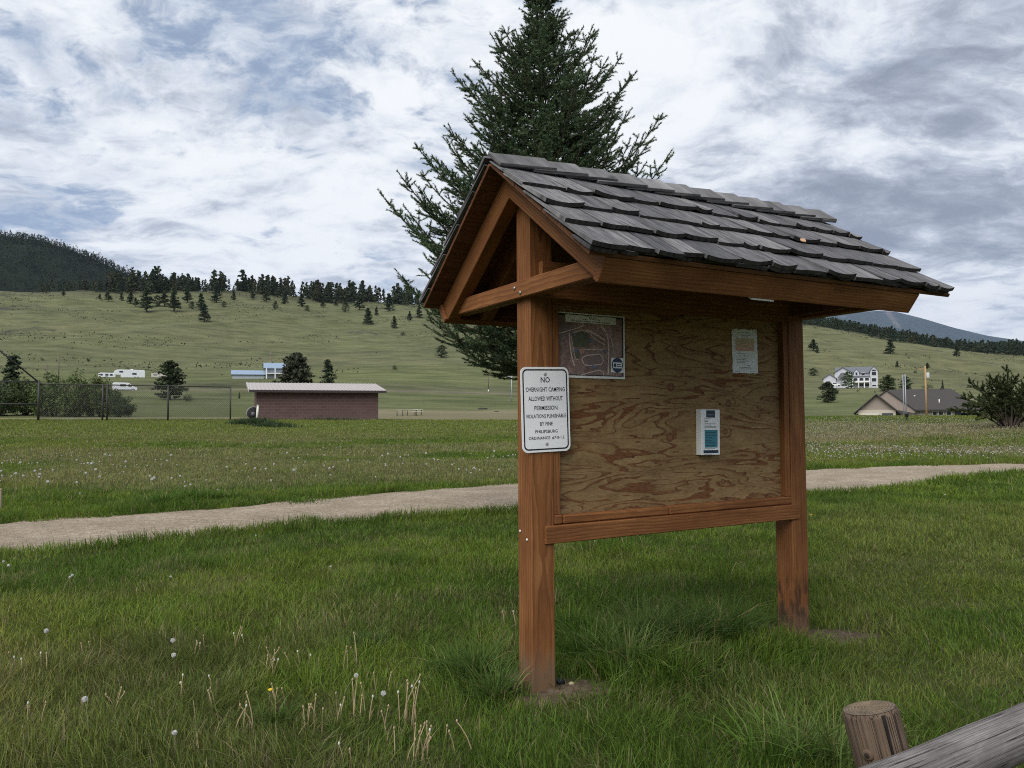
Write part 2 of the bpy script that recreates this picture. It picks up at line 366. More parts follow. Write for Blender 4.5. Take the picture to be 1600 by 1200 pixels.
# ------------------------------------------------------------------ ground colours
def ground_color(x, y, z):
    r = np.hypot(x, y); P = np.stack([x, y, z], -1)
    px, py = proj_np(P); px = np.where(y > .5, px, np.where(x < 0, -400, 2000)); py = np.where(y > .5, py, 1500)
    n1, n2, n3 = fbm(x/6, y/6, 4, 31), fbm(x/45, y/45, 4, 37), fbm(x/1.1, y/1.1, 3, 41)
    def C(*c): return np.array(c)
    def bl(c, col, w): return c*(1-w[...,None])+np.array(col)*w[...,None]
    c = np.zeros(x.shape+(3,))+C(.046,.062,.022)
    lawn = C(.066,.088,.027)
    c = bl(c, lawn, sstep(9, 26, r))
    c = bl(c, (.115,.105,.06), sstep(.45,.65,n1)*sstep(18,26,r)*(1-sstep(42,56,r))*.75)
    c = bl(c, (.10,.125,.034), sstep(33,52,r)*(.5+.5*n1)*(px < 700))
    # dry, seed-head covered band on the right-hand field
    rb = sstep(1000,1250,px)*sstep(22,28,r)*(1-sstep(50,62,r)); c = bl(c, (.17,.145,.09), rb*sstep(.36,.6,n1)*.8)
    left = 1-sstep(900,1200,px)
    te = 78+36*sstep(520,600,px); tan = left*sstep(57,62,r+(n1-.5)*9)*(1-sstep(te,te+14,r+(n1-.5)*12)); c = bl(c, (.235,.20,.125), tan*(.75+.25*n3))
    grn = sstep(te,te+14,r)*left; c = bl(c, (.082,.106,.032), grn)
    c = bl(c, (.095,.12,.04), sstep(60,90,r)*(1-left))
    c = bl(c, (.18,.165,.10), (1-left)*sstep(61,63.5,r+(n1-.5)*4)*(1-sstep(66,69,r+(n1-.5)*4))*.8)
    road = left*sstep(186,189,r)*(1-sstep(199,203,r))*sstep(150,260,px)*(1-sstep(780,860,px)); c = bl(c, (.185,.145,.12), road*.85)
    bank = left*sstep(202,206,r)*(1-sstep(224,236,r)); c = bl(c, (.06,.068,.03), bank*.85)
    bench = left*sstep(232,246,r)*(1-sstep(300,340,r)); c = bl(c, (.118,.137,.045), bench*(.55+.45*n2))
    hill = sstep(300,370,r)*left; c = bl(c, (.108,.122,.052), hill)
    hillr = sstep(250,330,r)*(1-left); c = bl(c, (.135,.140,.062), hillr*.85)
    rd = (1-left)*sstep(258,262,r)*(1-sstep(266,272,r))*sstep(1460,1480,px); c = bl(c, (.30,.25,.21), rd*.9)
    wood = sstep(672,712,r+(n2-.5)*60); c = bl(c, (.04,.045,.025), wood*.8)
    far = sstep(95,200,r)[...,None]
    c = c*(1+(n2[...,None]-.5)*.5*far)
    c = bl(c, (.15,.15,.075), hill*sstep(.52,.72,fbm(x/90,y/40,3,77))*.45)
    return c
# ------------------------------------------------------------------ ground mesh
mt, T = new_mat('turf and hillside'); pos = T.n('ShaderNodeNewGeometry').outputs['Position']; c0 = T.attr('col', 'Color')
rr = T.vmath('LENGTH', pos); farf = T.range(rr, 62, 130)
n1 = T.noise(pos, .35, 6, .6); n2 = T.noise(pos, 5.0, 6, .65); n3 = T.noise(pos, 60.0, 3, .6)
nf = T.noise(T.vmath('MULTIPLY', pos, (1,1.6,3)), .06, 9, .68); sp = T.noise(T.vmath('MULTIPLY', pos, (1,.8,1)), .034, 7, .68, .5)
d = T.math('ADD', T.math('MULTIPLY', n2, .5), T.math('MULTIPLY', n3, .5))
near_c = T.mix(T.range(d, .32, .68), T.mix(.55, c0, (.035,.03,.014)), T.mix(.25, c0, (.14,.14,.05)))
gul = T.noise(T.vmath('MULTIPLY', pos, (.6,.6,3.2)), .030, 7, .62, .6); ter = T.noise(T.vmath('MULTIPLY', pos, (.35,.35,6)), .09, 6, .65)
tus = T.noise(pos, 1.1, 5, .75)
far_c = T.mix(T.range(nf, .36, .62), T.mix(.50, c0, (.042,.045,.024)), T.mix(.34, c0, (.215,.205,.115)))
hf = T.range(rr, 260, 380)
far_c = T.mix(T.math('MULTIPLY', T.range(gul, .54, .66, 0, .28), hf), far_c, (.062,.062,.036))
far_c = T.mix(T.math('MULTIPLY', T.range(ter, .58, .68, 0, .25), hf), far_c, (.07,.068,.04))
far_c = T.mix(T.math('MULTIPLY', T.range(tus, .5, .72, 0, .55), farf), far_c, (.045,.05,.025))
far_c = T.mix(T.math('MULTIPLY', T.range(sp, .60, .66), T.range(rr, 330, 460, 0, .8)), far_c, (.052,.05,.038))
far_c = T.mix(T.range(T.noise(pos, .9, 4, .7), .60, .75, 0, .45), far_c, (.045,.055,.025))
finish(mt, T, T.mix(farf, near_c, far_c), .95, bump=T.math('ADD', n2, T.math('MULTIPLY', nf, 4.0)), bstr=.5, bdist=.06, spec=.1)
V = np.stack([GX, GY, ZG], -1).reshape(-1, 3); I = np.arange(NA*NR).reshape(NA, NR); J = np.roll(I, -1, 0)
F = np.stack([I[:,:-1], J[:,:-1], J[:,1:], I[:,1:]], -1).reshape(-1, 4)[:, ::-1]
tag(mesh_np('ground', V, F, mt, ground_color(V[:,0], V[:,1], V[:,2]), smooth=True), kind='structure')
# small disc that closes the sheet under the camera
# ------------------------------------------------------------------ path
mt, T = new_mat('pale crushed gravel'); pos = T.n('ShaderNodeNewGeometry').outputs['Position']
g1 = T.noise(pos, 70, 5, .75); g2 = T.noise(pos, 13, 6, .75); g3 = T.noise(pos, 1.3, 5, .6)
v = T.n('ShaderNodeTexVoronoi'); T.put(v.inputs['Vector'], pos); v.inputs['Scale'].default_value = 38
c = T.ramp(T.math('ADD', T.math('MULTIPLY', g1, .55), T.math('MULTIPLY', g2, .45)), [(.38,(.13,.10,.07)),(.46,(.345,.28,.205)),(.54,(.485,.405,.31)),(.64,(.70,.61,.50))])
c = T.mix(T.range(g3, .35, .65, .5, 0), c, (.21,.165,.12)); c = T.mix(T.range(T.noise(T.vmath('MULTIPLY', pos, (1,3,1)), 3.5, 6, .7), .52, .68, 0, .45), c, (.20,.155,.115))
c = T.mix(T.range(T.noise(pos, 9, 5, .75), .62, .74, 0, .5), c, (.16,.13,.10))
finish(mt, T, c, .95, bump=T.math('ADD', T.math('ADD', g2, T.math('MULTIPLY', g1, .5)), T.math('MULTIPLY', v.outputs[0], .3)), bstr=1.0, bdist=.035, spec=.1)
n = 9; A = np.linspace(0, 1, n)[None,:,None]
XY = PN[:,None,:]*(1-A)+PF[:,None,:]*A
e = (np.stack([fbm(XY[:,0,0]*1.7, XY[:,0,1]*1.7, 4, 5), fbm(XY[:,-1,0]*1.7, XY[:,-1,1]*1.7, 4, 6)], 1)-.5)*.60
nr = (PF-PN)/np.linalg.norm(PF-PN, axis=1)[:,None]
XY[:,0] += nr*e[:,:1]; XY[:,-1] += nr*e[:,1:]
Z = height(XY[...,0], XY[...,1])+.014+.02*np.sin(np.linspace(0,math.pi,n))[None,:]
V = np.concatenate([XY, Z[...,None]], -1).reshape(-1,3); I = np.arange(NP_*n).reshape(NP_, n)
F = np.stack([I[:-1,:-1], I[1:,:-1], I[1:,1:], I[:-1,1:]], -1).reshape(-1,4)
tag(mesh_np('path', V, F, mt, smooth=True), kind='structure')
# ------------------------------------------------------------------ mountains beyond the near ridge
def mountain(name, crest, rc, width, mat, colf, a_pad=6, na=160, nr=70, base=-20, rough=.03, seed=1):
    xs = [x for x,_ in crest]; az = np.array([az_of(x, 450) for x in xs]); zc = np.array([EYE+rc*tanel(x, y) for x, y in crest])
    A = np.linspace(az[0], az[-1], na); Rr = np.linspace(rc-width, rc+width, nr)
    AA, RR_ = np.meshgrid(A, Rr, indexing='ij'); t = np.abs(RR_-rc)/width
    prof = np.where(RR_ < rc, 1-sstep(0,1,t)*.55-t*.45, 1-sstep(0,1,t))
    x, y = RR_*np.sin(AA), RR_*np.cos(AA)
    crestz = np.interp(AA, az, zc)
    z = base+(crestz-base)*np.clip(prof, 0, 1)
    s = rc*.05; z += (fbm(x/s, y/s, 5, seed)-.5)*rc*rough*np.clip(t*3, 0, 1)*np.clip((1-t)*3,0,1)
    V = np.stack([x,y,z], -1).reshape(-1,3); I = np.arange(na*nr).reshape(na,nr)
    F = np.stack([I[:-1,:-1], I[1:,:-1], I[1:,1:], I[:-1,1:]], -1).reshape(-1,4)[:, ::-1]
    o = mesh_np(name, V, F, mat, colf(x, y, z).reshape(-1,3), smooth=True); tag(o, kind='structure'); return x, y, z
mt, T = new_mat('forest floor far'); pos = T.n('ShaderNodeNewGeometry').outputs['Position']; c0 = T.attr('col','Color')
finish(mt, T, T.mix(T.range(T.noise(pos,.02,8,.7),.4,.62), T.mix(.6, c0, (.010,.014,.010)), c0), .95, bump=T.noise(pos,.03,8,.7), bstr=1, bdist=12, spec=.05)
LMX, LMY, LMZ = mountain('forested_hill', [(-420,372),(-200,345),(0,367),(60,374),(110,390),(150,405),(200,428),(260,447),(330,468),(420,500)], 1650, 520, mt,
    lambda x,y,z: np.zeros(x.shape+(3,))+np.array([.022,.030,.018]), seed=4)
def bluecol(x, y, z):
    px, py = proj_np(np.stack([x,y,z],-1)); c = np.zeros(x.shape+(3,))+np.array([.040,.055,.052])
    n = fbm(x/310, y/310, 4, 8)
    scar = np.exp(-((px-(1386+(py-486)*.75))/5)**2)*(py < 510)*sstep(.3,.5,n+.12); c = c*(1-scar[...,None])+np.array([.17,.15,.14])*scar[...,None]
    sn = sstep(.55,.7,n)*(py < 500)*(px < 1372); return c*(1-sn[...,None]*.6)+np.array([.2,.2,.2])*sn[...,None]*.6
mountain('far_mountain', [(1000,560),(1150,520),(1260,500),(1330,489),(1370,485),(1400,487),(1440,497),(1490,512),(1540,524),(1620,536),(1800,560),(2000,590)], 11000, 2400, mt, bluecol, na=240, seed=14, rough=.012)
# ------------------------------------------------------------------ low brush and stones on the hillsides
mt = leaf_mat('hill brush', trans=.1, rough=.9, sheen=.05); V, F, Cb = [], [], []; g = np.random.default_rng(33); n = 26000
az = g.uniform(az_of(-250), az_of(1900), n); r = np.sqrt(g.uniform(300**2, 735**2, n)); x, y = r*np.sin(az), r*np.cos(az)
k = (fbm(x/38, y/22, 4, 55)+.25*(fbm(x/160, y/160, 2, 58)-.5) > .56) | (g.random(n) < .012); x, y, r = x[k], y[k], r[k]; z = height(x, y); n = len(x)
h = g.uniform(.18,.62,n)*(1+.6*(g.random(n) < .06)); w = h*g.uniform(.8,1.9,n); col = np.where((g.random(n) < .6)[:,None], np.array([[.060,.058,.040]]), np.array([[.070,.085,.040]]))*g.uniform(.6,1.4,(n,1))
for q_ in range(5):
    a = g.uniform(0,6.28,n); ox, oy = np.cos(a)*w*.5, np.sin(a)*w*.5; V.append(np.stack([np.stack([x-ox*g.uniform(.6,1.2,n), y-oy, z-.05], -1), np.stack([x+ox, y+oy*g.uniform(.6,1.2,n), z-.05], -1), np.stack([x+ox*g.uniform(-.6,.6,n), y+oy*g.uniform(-.6,.6,n), z+h*g.uniform(.6,1.1,n)], -1)], 1)); Cb.append(np.repeat(col, 3, 0))
V = np.concatenate([v.reshape(-1,3) for v in V]); tag(mesh_np('hillside_brush', V, np.arange(len(V)).reshape(-1,3), mt, np.concatenate(Cb)), kind='stuff', label='low dark brush speckling the grassy hillsides')
# ------------------------------------------------------------------ air
mt = D.materials.new('valley air'); mt.use_nodes = True; T = NT(mt.node_tree)
vol = T.n('ShaderNodeVolumePrincipled'); T.put(vol.inputs['Color'], (.50,.63,.86)); vol.inputs['Density'].default_value = 3e-5; vol.inputs['Anisotropy'].default_value = .2
o = T.n('ShaderNodeOutputMaterial'); T.nt.links.new(vol.outputs[0], o.inputs['Volume'])
b = MB(); b.span(-10500, 10500, -1700, 14500, -60, 1900); tag(b.build('haze', mt), kind='stuff', label='thin blue-grey air between the viewer and the far mountain')
# ------------------------------------------------------------------ timber materials
def wood_mat(name, dark, mid, light, ring=62, weather=.25, rough=.72):
    mt, T = new_mat(name); g = T.attr('gc'); gx, gy, gz = T.sep(g)[0:3]
    wob = T.noise(T.comb(T.math('MULTIPLY', gx, 1.5), T.math('MULTIPLY', gy, 5), T.math('MULTIPLY', gz, 5)), 1, 3, .5)
    d = T.vmath('LENGTH', T.comb(0, gy, gz)); d = T.math('ADD', d, T.math('MULTIPLY', wob, .055))
    ringv = T.math('FRACT', T.math('MULTIPLY', d, ring))
    ringv = T.math('POWER', ringv, 2.2)
    fib = T.noise(T.comb(T.math('MULTIPLY', gx, 7), T.math('MULTIPLY', gy, 150), T.math('MULTIPLY', gz, 150)), 1, 4, .6)
    blot = T.noise(T.comb(T.math('MULTIPLY', gx, 2.2), T.math('MULTIPLY', gy, 9), T.math('MULTIPLY', gz, 9)), 1, 5, .62)
    f = T.math('ADD', T.math('ADD', T.math('MULTIPLY', ringv, .22), T.math('MULTIPLY', fib, .36)), T.math('MULTIPLY', blot, .56))
    c = T.ramp(f, [(.32, light), (.52, mid), (.78, dark)])
    scuff = T.noise(T.comb(T.math('MULTIPLY', gx, 14), T.math('MULTIPLY', gy, 60), T.math('MULTIPLY', gz, 60)), 1, 5, .7)
    c = T.mix(T.range(scuff, .63, .76, 0, weather), c, tuple(min(1, v*1.9+.03) for v in light))
    chk = T.noise(T.comb(T.math('MULTIPLY', gx, .8), T.math('MULTIPLY', gy, 26), T.math('MULTIPLY', gz, 26)), 1, 2, .5)
    crack = T.range(T.math('ABSOLUTE', T.math('SUBTRACT', chk, .56)), 0, .006, 1, 0)
    crack = T.math('MULTIPLY', crack, T.range(blot, .5, .6))
    c = T.mix(T.math('MULTIPLY', crack, .6), c, (.03,.014,.008))
    if name.startswith('cedar'):                        # mud splash and a dark stain low on the posts
        kx, ky, kz_ = T.sep(T.n('ShaderNodeTexCoord').outputs['Object'])[0:3]; sn = T.noise(T.comb(T.math('MULTIPLY', kx, 16), T.math('MULTIPLY', ky, 16), T.math('MULTIPLY', kz_, 5)), 1, 5, .65)
        c = T.mix(T.math('MULTIPLY', T.range(T.math('ADD', kz_, T.math('MULTIPLY', sn, -.30)), -.06, .10, 1, 0), .72), c, (.155,.108,.070))
        dk = T.math('MULTIPLY', T.range(kx, 1.9, 1.92), T.math('MULTIPLY', T.range(T.math('ABSOLUTE', T.math('SUBTRACT', kz_, .22)), .10, .22, 1, 0), T.range(sn, .45, .58)))
        c = T.mix(T.math('MULTIPLY', dk, .75), c, (.028,.018,.013))
        gr = T.noise(T.comb(T.math('MULTIPLY', kx, 3), T.math('MULTIPLY', ky, 3), T.math('MULTIPLY', kz_, 1.2)), 1, 4, .6); c = T.mix(T.range(gr, .50, .70, 0, .4), c, dark)
    h = T.math('SUBTRACT', T.math('ADD', T.math('MULTIPLY', fib, .5), T.math('MULTIPLY', ringv, -.3)), crack)
    return finish(mt, T, c, rough, bump=h, bstr=.35, bdist=.004, spec=.25)
CEDAR = wood_mat('cedar stained red brown', (.100,.037,.013), (.195,.076,.025), (.305,.135,.048))
DECK = wood_mat('roof boards stained', (.06,.024,.010), (.115,.048,.02), (.17,.075,.032), ring=40)
mt, T = new_mat('weathered grey shakes'); g = T.attr('gc'); gx, gy, gz = T.sep(g)[0:3]
wn = T.n('ShaderNodeTexWhiteNoise', noise_dimensions='1D'); T.put(wn.inputs['W'], T.math('ROUND', gz)); tone = wn.outputs[0]
v1 = T.noise(T.comb(T.math('MULTIPLY', gx, 2.5), T.math('MULTIPLY', gy, 75), gz), 1, 6, .62)
v2 = T.noise(T.comb(T.math('MULTIPLY', gx, 9), T.math('MULTIPLY', gy, 24), gz), 1, 6, .7)
c = T.ramp(T.math('ADD', T.math('MULTIPLY', v1, .62), T.math('MULTIPLY', v2, .38)), [(.34,(.045,.045,.048)),(.46,(.115,.115,.12)),(.57,(.20,.198,.205)),(.69,(.32,.315,.32))])
c = T.mix(1.0, c, T.mix(T.range(tone, 0, 1), (.58,.58,.60), (1.30,1.27,1.24)), 'MULTIPLY')
lines = T.range(T.math('ABSOLUTE', T.math('SUBTRACT', T.noise(T.comb(T.math('MULTIPLY', gx, .6), T.math('MULTIPLY', gy, 26), gz), 1, 2), .5)), 0, .016, .72, 0)
c = T.mix(lines, c, (.025,.025,.028))
kn = T.noise(T.comb(T.math('MULTIPLY', gx, 16), T.math('MULTIPLY', gy, 30), gz), 1, 2); c = T.mix(T.range(kn, .73, .8, 0, .7), c, (.05,.04,.035))
SHAKE = finish(mt, T, c, .88, bump=T.math('SUBTRACT', v1, lines), bstr=.5, bdist=.004, spec=.2)
mt, T = new_mat('charred dark shake ends')  # butt ends coloured darker than the shake faces
g = T.attr('gc'); SHAKE_END = finish(mt, T, T.ramp(T.noise(T.vmath('MULTIPLY', g, (40,40,40)), 1, 5, .7), [(.35,(.018,.017,.017)),(.65,(.065,.06,.058))]), .9)
# plywood: broad cathedral figure with knots
mt, T = new_mat('weathered plywood'); g = T.n('ShaderNodeTexCoord').outputs['Object']; ox, oy, oz = T.sep(g)[0:3]
n = T.noise(T.comb(T.math('MULTIPLY', ox, 1.05), 3.3, T.math('MULTIPLY', oz, 6.4)), 1, 3, .45, .5)
n2 = T.noise(T.comb(T.math('MULTIPLY', ox, 6), 1.3, T.math('MULTIPLY', oz, 26)), 1, 4, .6)
n3 = T.noise(T.comb(T.math('MULTIPLY', ox, 28), 0, T.math('MULTIPLY', oz, 90)), 1, 4, .6)
hgt = T.math('ADD', T.math('MULTIPLY', n, 1.0), T.math('MULTIPLY', oz, .5)); kn_all = None; knc = None
for ku, kz, kr in ((1.016,1.636,.042),(1.005,1.331,.046),(1.488,1.541,.04),(1.456,1.363,.034),(1.44,1.80,.026),(.86,1.73,.024),(.83,1.50,.02),(1.43,1.05,.03),(.55,1.1,.03),(1.8,1.2,.025)):
    dd = T.vmath('LENGTH', T.comb(T.math('MULTIPLY', T.math('SUBTRACT', ox, ku), .42), 0, T.math('SUBTRACT', oz, kz)))
    bump_ = T.math('EXPONENT', T.math('MULTIPLY', T.math('MULTIPLY', dd, dd), -1/(kr*1.5)**2))
    hgt = T.math('ADD', hgt, T.math('MULTIPLY', bump_, .07 if kz > 1.5 else -.06))
    d2 = T.math('ADD', T.vmath('LENGTH', T.comb(T.math('SUBTRACT', ox, ku), 0, T.math('SUBTRACT', oz, kz))), T.math('MULTIPLY', T.math('SUBTRACT', n2, .5), .022))
    k = T.range(d2, kr*.42, kr*.50, 1, 0); knc = k if knc is None else T.math('MAXIMUM', knc, k)
    rg = T.range(T.math('ABSOLUTE', T.math('SUBTRACT', d2, kr*.52)), 0, kr*.16, 1, 0); kn_all = rg if kn_all is None else T.math('MAXIMUM', kn_all, rg)
ph = T.math('FRACT', T.math('ADD', T.math('MULTIPLY', hgt, 11.5), T.math('MULTIPLY', n2, .62)))
late = T.range(ph, .50, .95, 0, 1); edge = T.range(ph, .93, .985, 0, 1)
patch = T.range(T.math('ADD', T.noise(T.comb(T.math('MULTIPLY', ox, 2.0), 8, T.math('MULTIPLY', oz, 5)), 1, 3, .5), T.math('MULTIPLY', T.math('SUBTRACT', 1.35, oz), .12)), .44, .56)
base = T.ramp(T.math('ADD', T.math('MULTIPLY', n3, .5), T.math('MULTIPLY', n2, .5)), [(.35,(.175,.105,.048)),(.5,(.265,.170,.078)),(.65,(.335,.228,.112))])
red = T.ramp(n3, [(.35,(.105,.038,.015)),(.65,(.21,.085,.036))])
sel = T.math('MAXIMUM', T.math('MULTIPLY', T.range(ph, .62, .66), T.math('ADD', T.math('MULTIPLY', patch, .9), .05)), T.math('MULTIPLY', T.range(ph, .84, .9), .85))
c = T.mix(sel, base, red)
c = T.mix(T.math('MULTIPLY', edge, .8), c, (.055,.022,.012))
c = T.mix(T.math('MULTIPLY', knc, .9), c, T.ramp(n3, [(.3,(.12,.045,.02)),(.7,(.30,.14,.07))]))
c = T.mix(T.math('MULTIPLY', kn_all, .85), c, (.06,.026,.014))
blot = T.noise(g, 2.4, 5, .6); c = T.mix(T.range(blot, .4, .72, 0, .3), c, (.09,.06,.035))
PLY = finish(mt, T, c, .8, bump=T.math('ADD', n3, T.math('MULTIPLY', sel, .6)), bstr=.25, bdist=.002, spec=.2)
# ------------------------------------------------------------------ the information kiosk
KX, KY, KYAW = .0986, 4.1058, .5121
W_, S_, AL, ZP, LS = .1439, 1.9932, .6212, 2.808, 1.118
UL, UR = -.2023, 2.4014
kz = float(height(KX+.9, KY+.5))*0
KM = Matrix.Translation((KX, KY, kz)) @ Matrix.Rotation(KYAW, 4, 'Z')
K = empty('information_kiosk', (KX,KY,kz), KYAW, label='brown timber notice kiosk with shake gable roof and plywood board standing in the grass', cat='kiosk')
ca, sa, ta = math.cos(AL), math.sin(AL), math.tan(AL)
def slope(front):
    sg = -1 if front else 1
    ex = Vector((0, sg*ca, -sa)); ey = Vector((1,0,0)) if front else Vector((-1,0,0)); ez = ex.cross(ey)
    M = Matrix((ex,ey,ez)).transposed().to_4x4(); M.translation = (0, W_/2, ZP); return M
MF, MBK = slope(True), slope(False)
def uspan(M, front, u0, u1):     # local y runs along +u on the front slope, -u on the back
    return (u0,u1) if front else (-u1,-u0)
YZ = Matrix(((0,0,1,0),(1,0,0,0),(0,1,0,0),(0,0,0,1)))      # prism (y,z) pulled along u
def post(u0):
    b = MB(); t = ZP-W_/2*ta-.004
    b.prism([(0,-.35),(W_,-.35),(W_,t),(W_/2,ZP-.004),(0,t)], W_, Matrix.Translation((u0,0,0)) @ YZ, seed=int(u0*10)+3, axis=1, bevel=.005)
    return b.build('post', CEDAR, K)
p1_, p2_ = post(0), post(S_)
p2_['label'] = 'farther post with dark stain and long crack near the ground'
def rafter(u0, th, front, seed):
    b = MB(); d = .129; M = MF if front else MBK
    X, Y = M.col[0].xyz, M.col[2].xyz; R = Matrix((X, Y, Vector((1,0,0)))).transposed().to_4x4(); R.translation = (u0, W_/2, ZP)
    b.prism([(.002,-.001),(1.066,-.001),(1.066,-d),(d*ta+.002,-d)], th, R, seed=seed, bevel=.004)
    b.build('rafter', CEDAR, K)
for i, u in enumerate((-.086, W_+.002, S_-.086, S_+W_-.089)):
    for fr in (True, False): rafter(u, .084, fr, 40+i*2+fr)
for u in (-.04, S_+W_-.05):
    b = MB(); b.span(u, u+.09, W_/2-.80, W_/2+.80, 2.105, 2.198, .005, axis=1, seed=5+int(u)); t = b.build('tie_beam', CEDAR, K)
    if u < 0:
        for y, z in ((W_/2+.02, 2.163), (W_/2-.042, 2.130)):
            b = MB(); b.lathe([(.001,0),(.011,.001),(.010,.006),(.004,.009),(.001,.0095)], 10, Matrix.Translation((u,y,z)) @ Matrix.Rotation(-math.pi/2, 4, 'Y')); b.build('bolt', plain('galvanised bolt', (.35,.34,.33), .45, .7), t)
for fr, M in ((True,MF),(False,MBK)):
    y0, y1 = uspan(M, fr, -.103, 2.136); b = MB(); b.span(1.067, 1.112, y0, y1, -.1294, -.003, .004, axis=1, seed=9+fr, M=M); b.build('fascia_beam', CEDAR, K)
    b = MB(); y0, y1 = uspan(M, fr, UL, UR); nb = 7; wd = LS/nb
    for k in range(nb): b.span(k*wd+.001, (k+1)*wd-.001, y0+random.uniform(0,.004), y1, 0, .021, .0015, axis=1, seed=60+k+fr*20, M=M)
    b.build('roof_deck', DECK, K)
USR = 2.352
def shakes(front):
    M = MF if front else MBK; rs = random.Random(3+front); bm = bmesh.new(); gc = bm.verts.layers.float_vector.new('gc'); cnt = 0
    rows = [(1.128,.16,.022,.022,.019),(1.141,.46,.026,.042,.021),(.905,.46,.026,.047,.021),(.662,.46,.026,.047,.021),(.418,.40,.026,.047,.021)]
    for ri, (sb, ln, nt_, nb_, th) in enumerate(rows):
        u = UL-.018
        while u < USR-.02:
            wd = rs.choice((.13,.16,.18,.21,.24))*rs.uniform(.9,1.1)
            if u+wd > USR-.07: wd = USR-u
            u0, u1 = u+.002, u+wd-.002; u += wd; cnt += 1; top = max(.004, sb-ln); s1 = sb+rs.uniform(-.018,.014)
            cup = rs.uniform(-.004,.013); tilt = rs.uniform(-.004,.004); lift = rs.uniform(0,.010); off = rs.uniform(-20,20); arc = rs.uniform(-.002,.010)
            n = 6; G = {}
            for a in range(4):
                fa = (0,.4,.75,1)[a]
                for q in range(n):
                    fq = q/(n-1); e = 2*fq-1
                    s_ = top+(s1-top)*fa+(-arc*e*e if a == 3 else 0)
                    nb2 = nt_+(nb_+lift-nt_)*fa+(cup*e*e+tilt*e)*fa*fa
                    for lv in (0,1):
                        tn = nb2+(.006+(th-.006)*fa)*lv
                        uu = u0+(u1-u0)*fq; yy = uu if front else -uu
                        v = bm.verts.new(M @ Vector((s_, yy, tn))); v[gc] = (s_+off, uu-u0+off, cnt*1.0); G[a,q,lv] = v
            def F(*k, mi=0):
                f = bm.faces.new([G[i] for i in k]); f.material_index = mi
            for a in range(3):
                for q in range(n-1):
                    F((a,q,1),(a+1,q,1),(a+1,q+1,1),(a,q+1,1)); F((a,q,0),(a,q+1,0),(a+1,q+1,0),(a+1,q,0))
                F((a,0,0),(a+1,0,0),(a+1,0,1),(a,0,1)); F((a,n-1,0),(a,n-1,1),(a+1,n-1,1),(a+1,n-1,0))
            for q in range(n-1): F((3,q,0),(3,q+1,0),(3,q+1,1),(3,q,1), mi=1); F((0,q,0),(0,q,1),(0,q+1,1),(0,q+1,0))
    bmesh.ops.recalc_face_normals(bm, faces=bm.faces)
    me = D.meshes.new('shakes'); bm.to_mesh(me); bm.free(); me.materials.append(SHAKE); me.materials.append(SHAKE_END)
    link(D.objects.new('shakes', me), K)
shakes(True); shakes(False)
b = MB(); rs = random.Random(4); u = UL-.02; k = 0          # ridge caps lapped from the gable end
while u < USR-.04:
    L_ = .34 if u+.34 < USR+.02 else USR+.02-u
    for fr, M in ((True,MF),(False,MBK)):
        tilt = math.atan2(.021, .30); wd = .165+rs.uniform(-.008,.008)
        ax = Matrix.Rotation(-tilt if True else tilt, 4, 'X')
        y0 = u if fr else -u
        # a cap board rises towards its far end, where it lies on the next one
        R = M @ Matrix.Translation((wd/2-.012, (u+L_/2) if fr else -(u+L_/2), .070)) @ Matrix.Rotation(tilt if fr else -tilt, 4, 'X')
        b.box((wd, L_, .019), R, .002, seed=200+k, axis=1); k += 1
    u += .205
b.bm.verts.ensure_lookup_table()
o = b.build('ridge_cap', SHAKE, K)
b = MB(); b.span(W_-.004, S_+.004, .050, .069, .876, 2.16, 0, seed=2); b.build('plywood_board', PLY, K)
b = MB(); b.span(W_+.001, W_+.045, .006, .050, .931, 2.079, .003, axis=2, seed=11); b.build('trim_strip', CEDAR, K)
b = MB(); b.span(S_-.047, S_-.001, .006, .050, .931, 2.079, .003, axis=2, seed=12); b.build('trim_strip', CEDAR, K)
b = MB(); b.span(W_+.001, S_-.001, .008, .049, 2.0795, 2.125, .003, seed=13); b.build('trim_strip', CEDAR, K)
b = MB()
for x0, x1, z in ((W_+.001,.20,.931),(.203,.95,.927),(.951,S_-.001,.9295)): b.span(x0, x1, .001, .0495, .877, z, .008, seed=int(x0*30)+70)
b.build('sill_strip', CEDAR, K)
b = MB(); g_ = ZP-.175; b.prism([(W_/2-.80,2.115),(W_/2+.80,2.115),(W_/2,2.115+.80*ta-.02)], .02, Matrix.Translation((S_-.02,0,0)) @ YZ, axis=1, seed=77); b.build('added_gable_infill', DECK, K)  # hidden infill added to block sky light through the far gable
b = MB(); b.span(.055, 2.105, -.038, -.0008, 2.103, 2.30, .004, seed=15); b.build('header_board', CEDAR, K)
b = MB(); b.span(W_*.56, S_+W_*.42, -.0145, .045, .7804, .876, .004, seed=16); b.build('bottom_rail', CEDAR, K)
for z, y in ((.842,.118),(.805,.045)):
    b = MB(); b.lathe([(.001,0),(.009,.001),(.007,.005),(.001,.007)], 10, Matrix.Translation((-.0003,y,z)) @ Matrix.Rotation(-math.pi/2, 4, 'Y'))
    b.build('screw_head', plain('bright screw', (.75,.73,.70), .35, .4), p1_)
b = MB(); b.span(1.095, 1.128, .038, .0495, 2.072, 2.078, .001); b.build('staple', plain('black iron', (.02,.02,.022), .5), K)
def ku(x, yfn):   # u on the front beam's lower edge seen at photo column x
    lo, hi = -.1, 2.13
    for _ in range(40):
        m_ = (lo+hi)/2; P = KM @ yfn(m_); X, Y = proj_np(np.array([P[:]])); lo, hi = (m_, hi) if X[0] < x else (lo, m_)
    return (lo+hi)/2
fb = lambda u: MF @ Vector((1.10, u, -.134))
ua, ub = ku(1173, fb), ku(1208, fb)
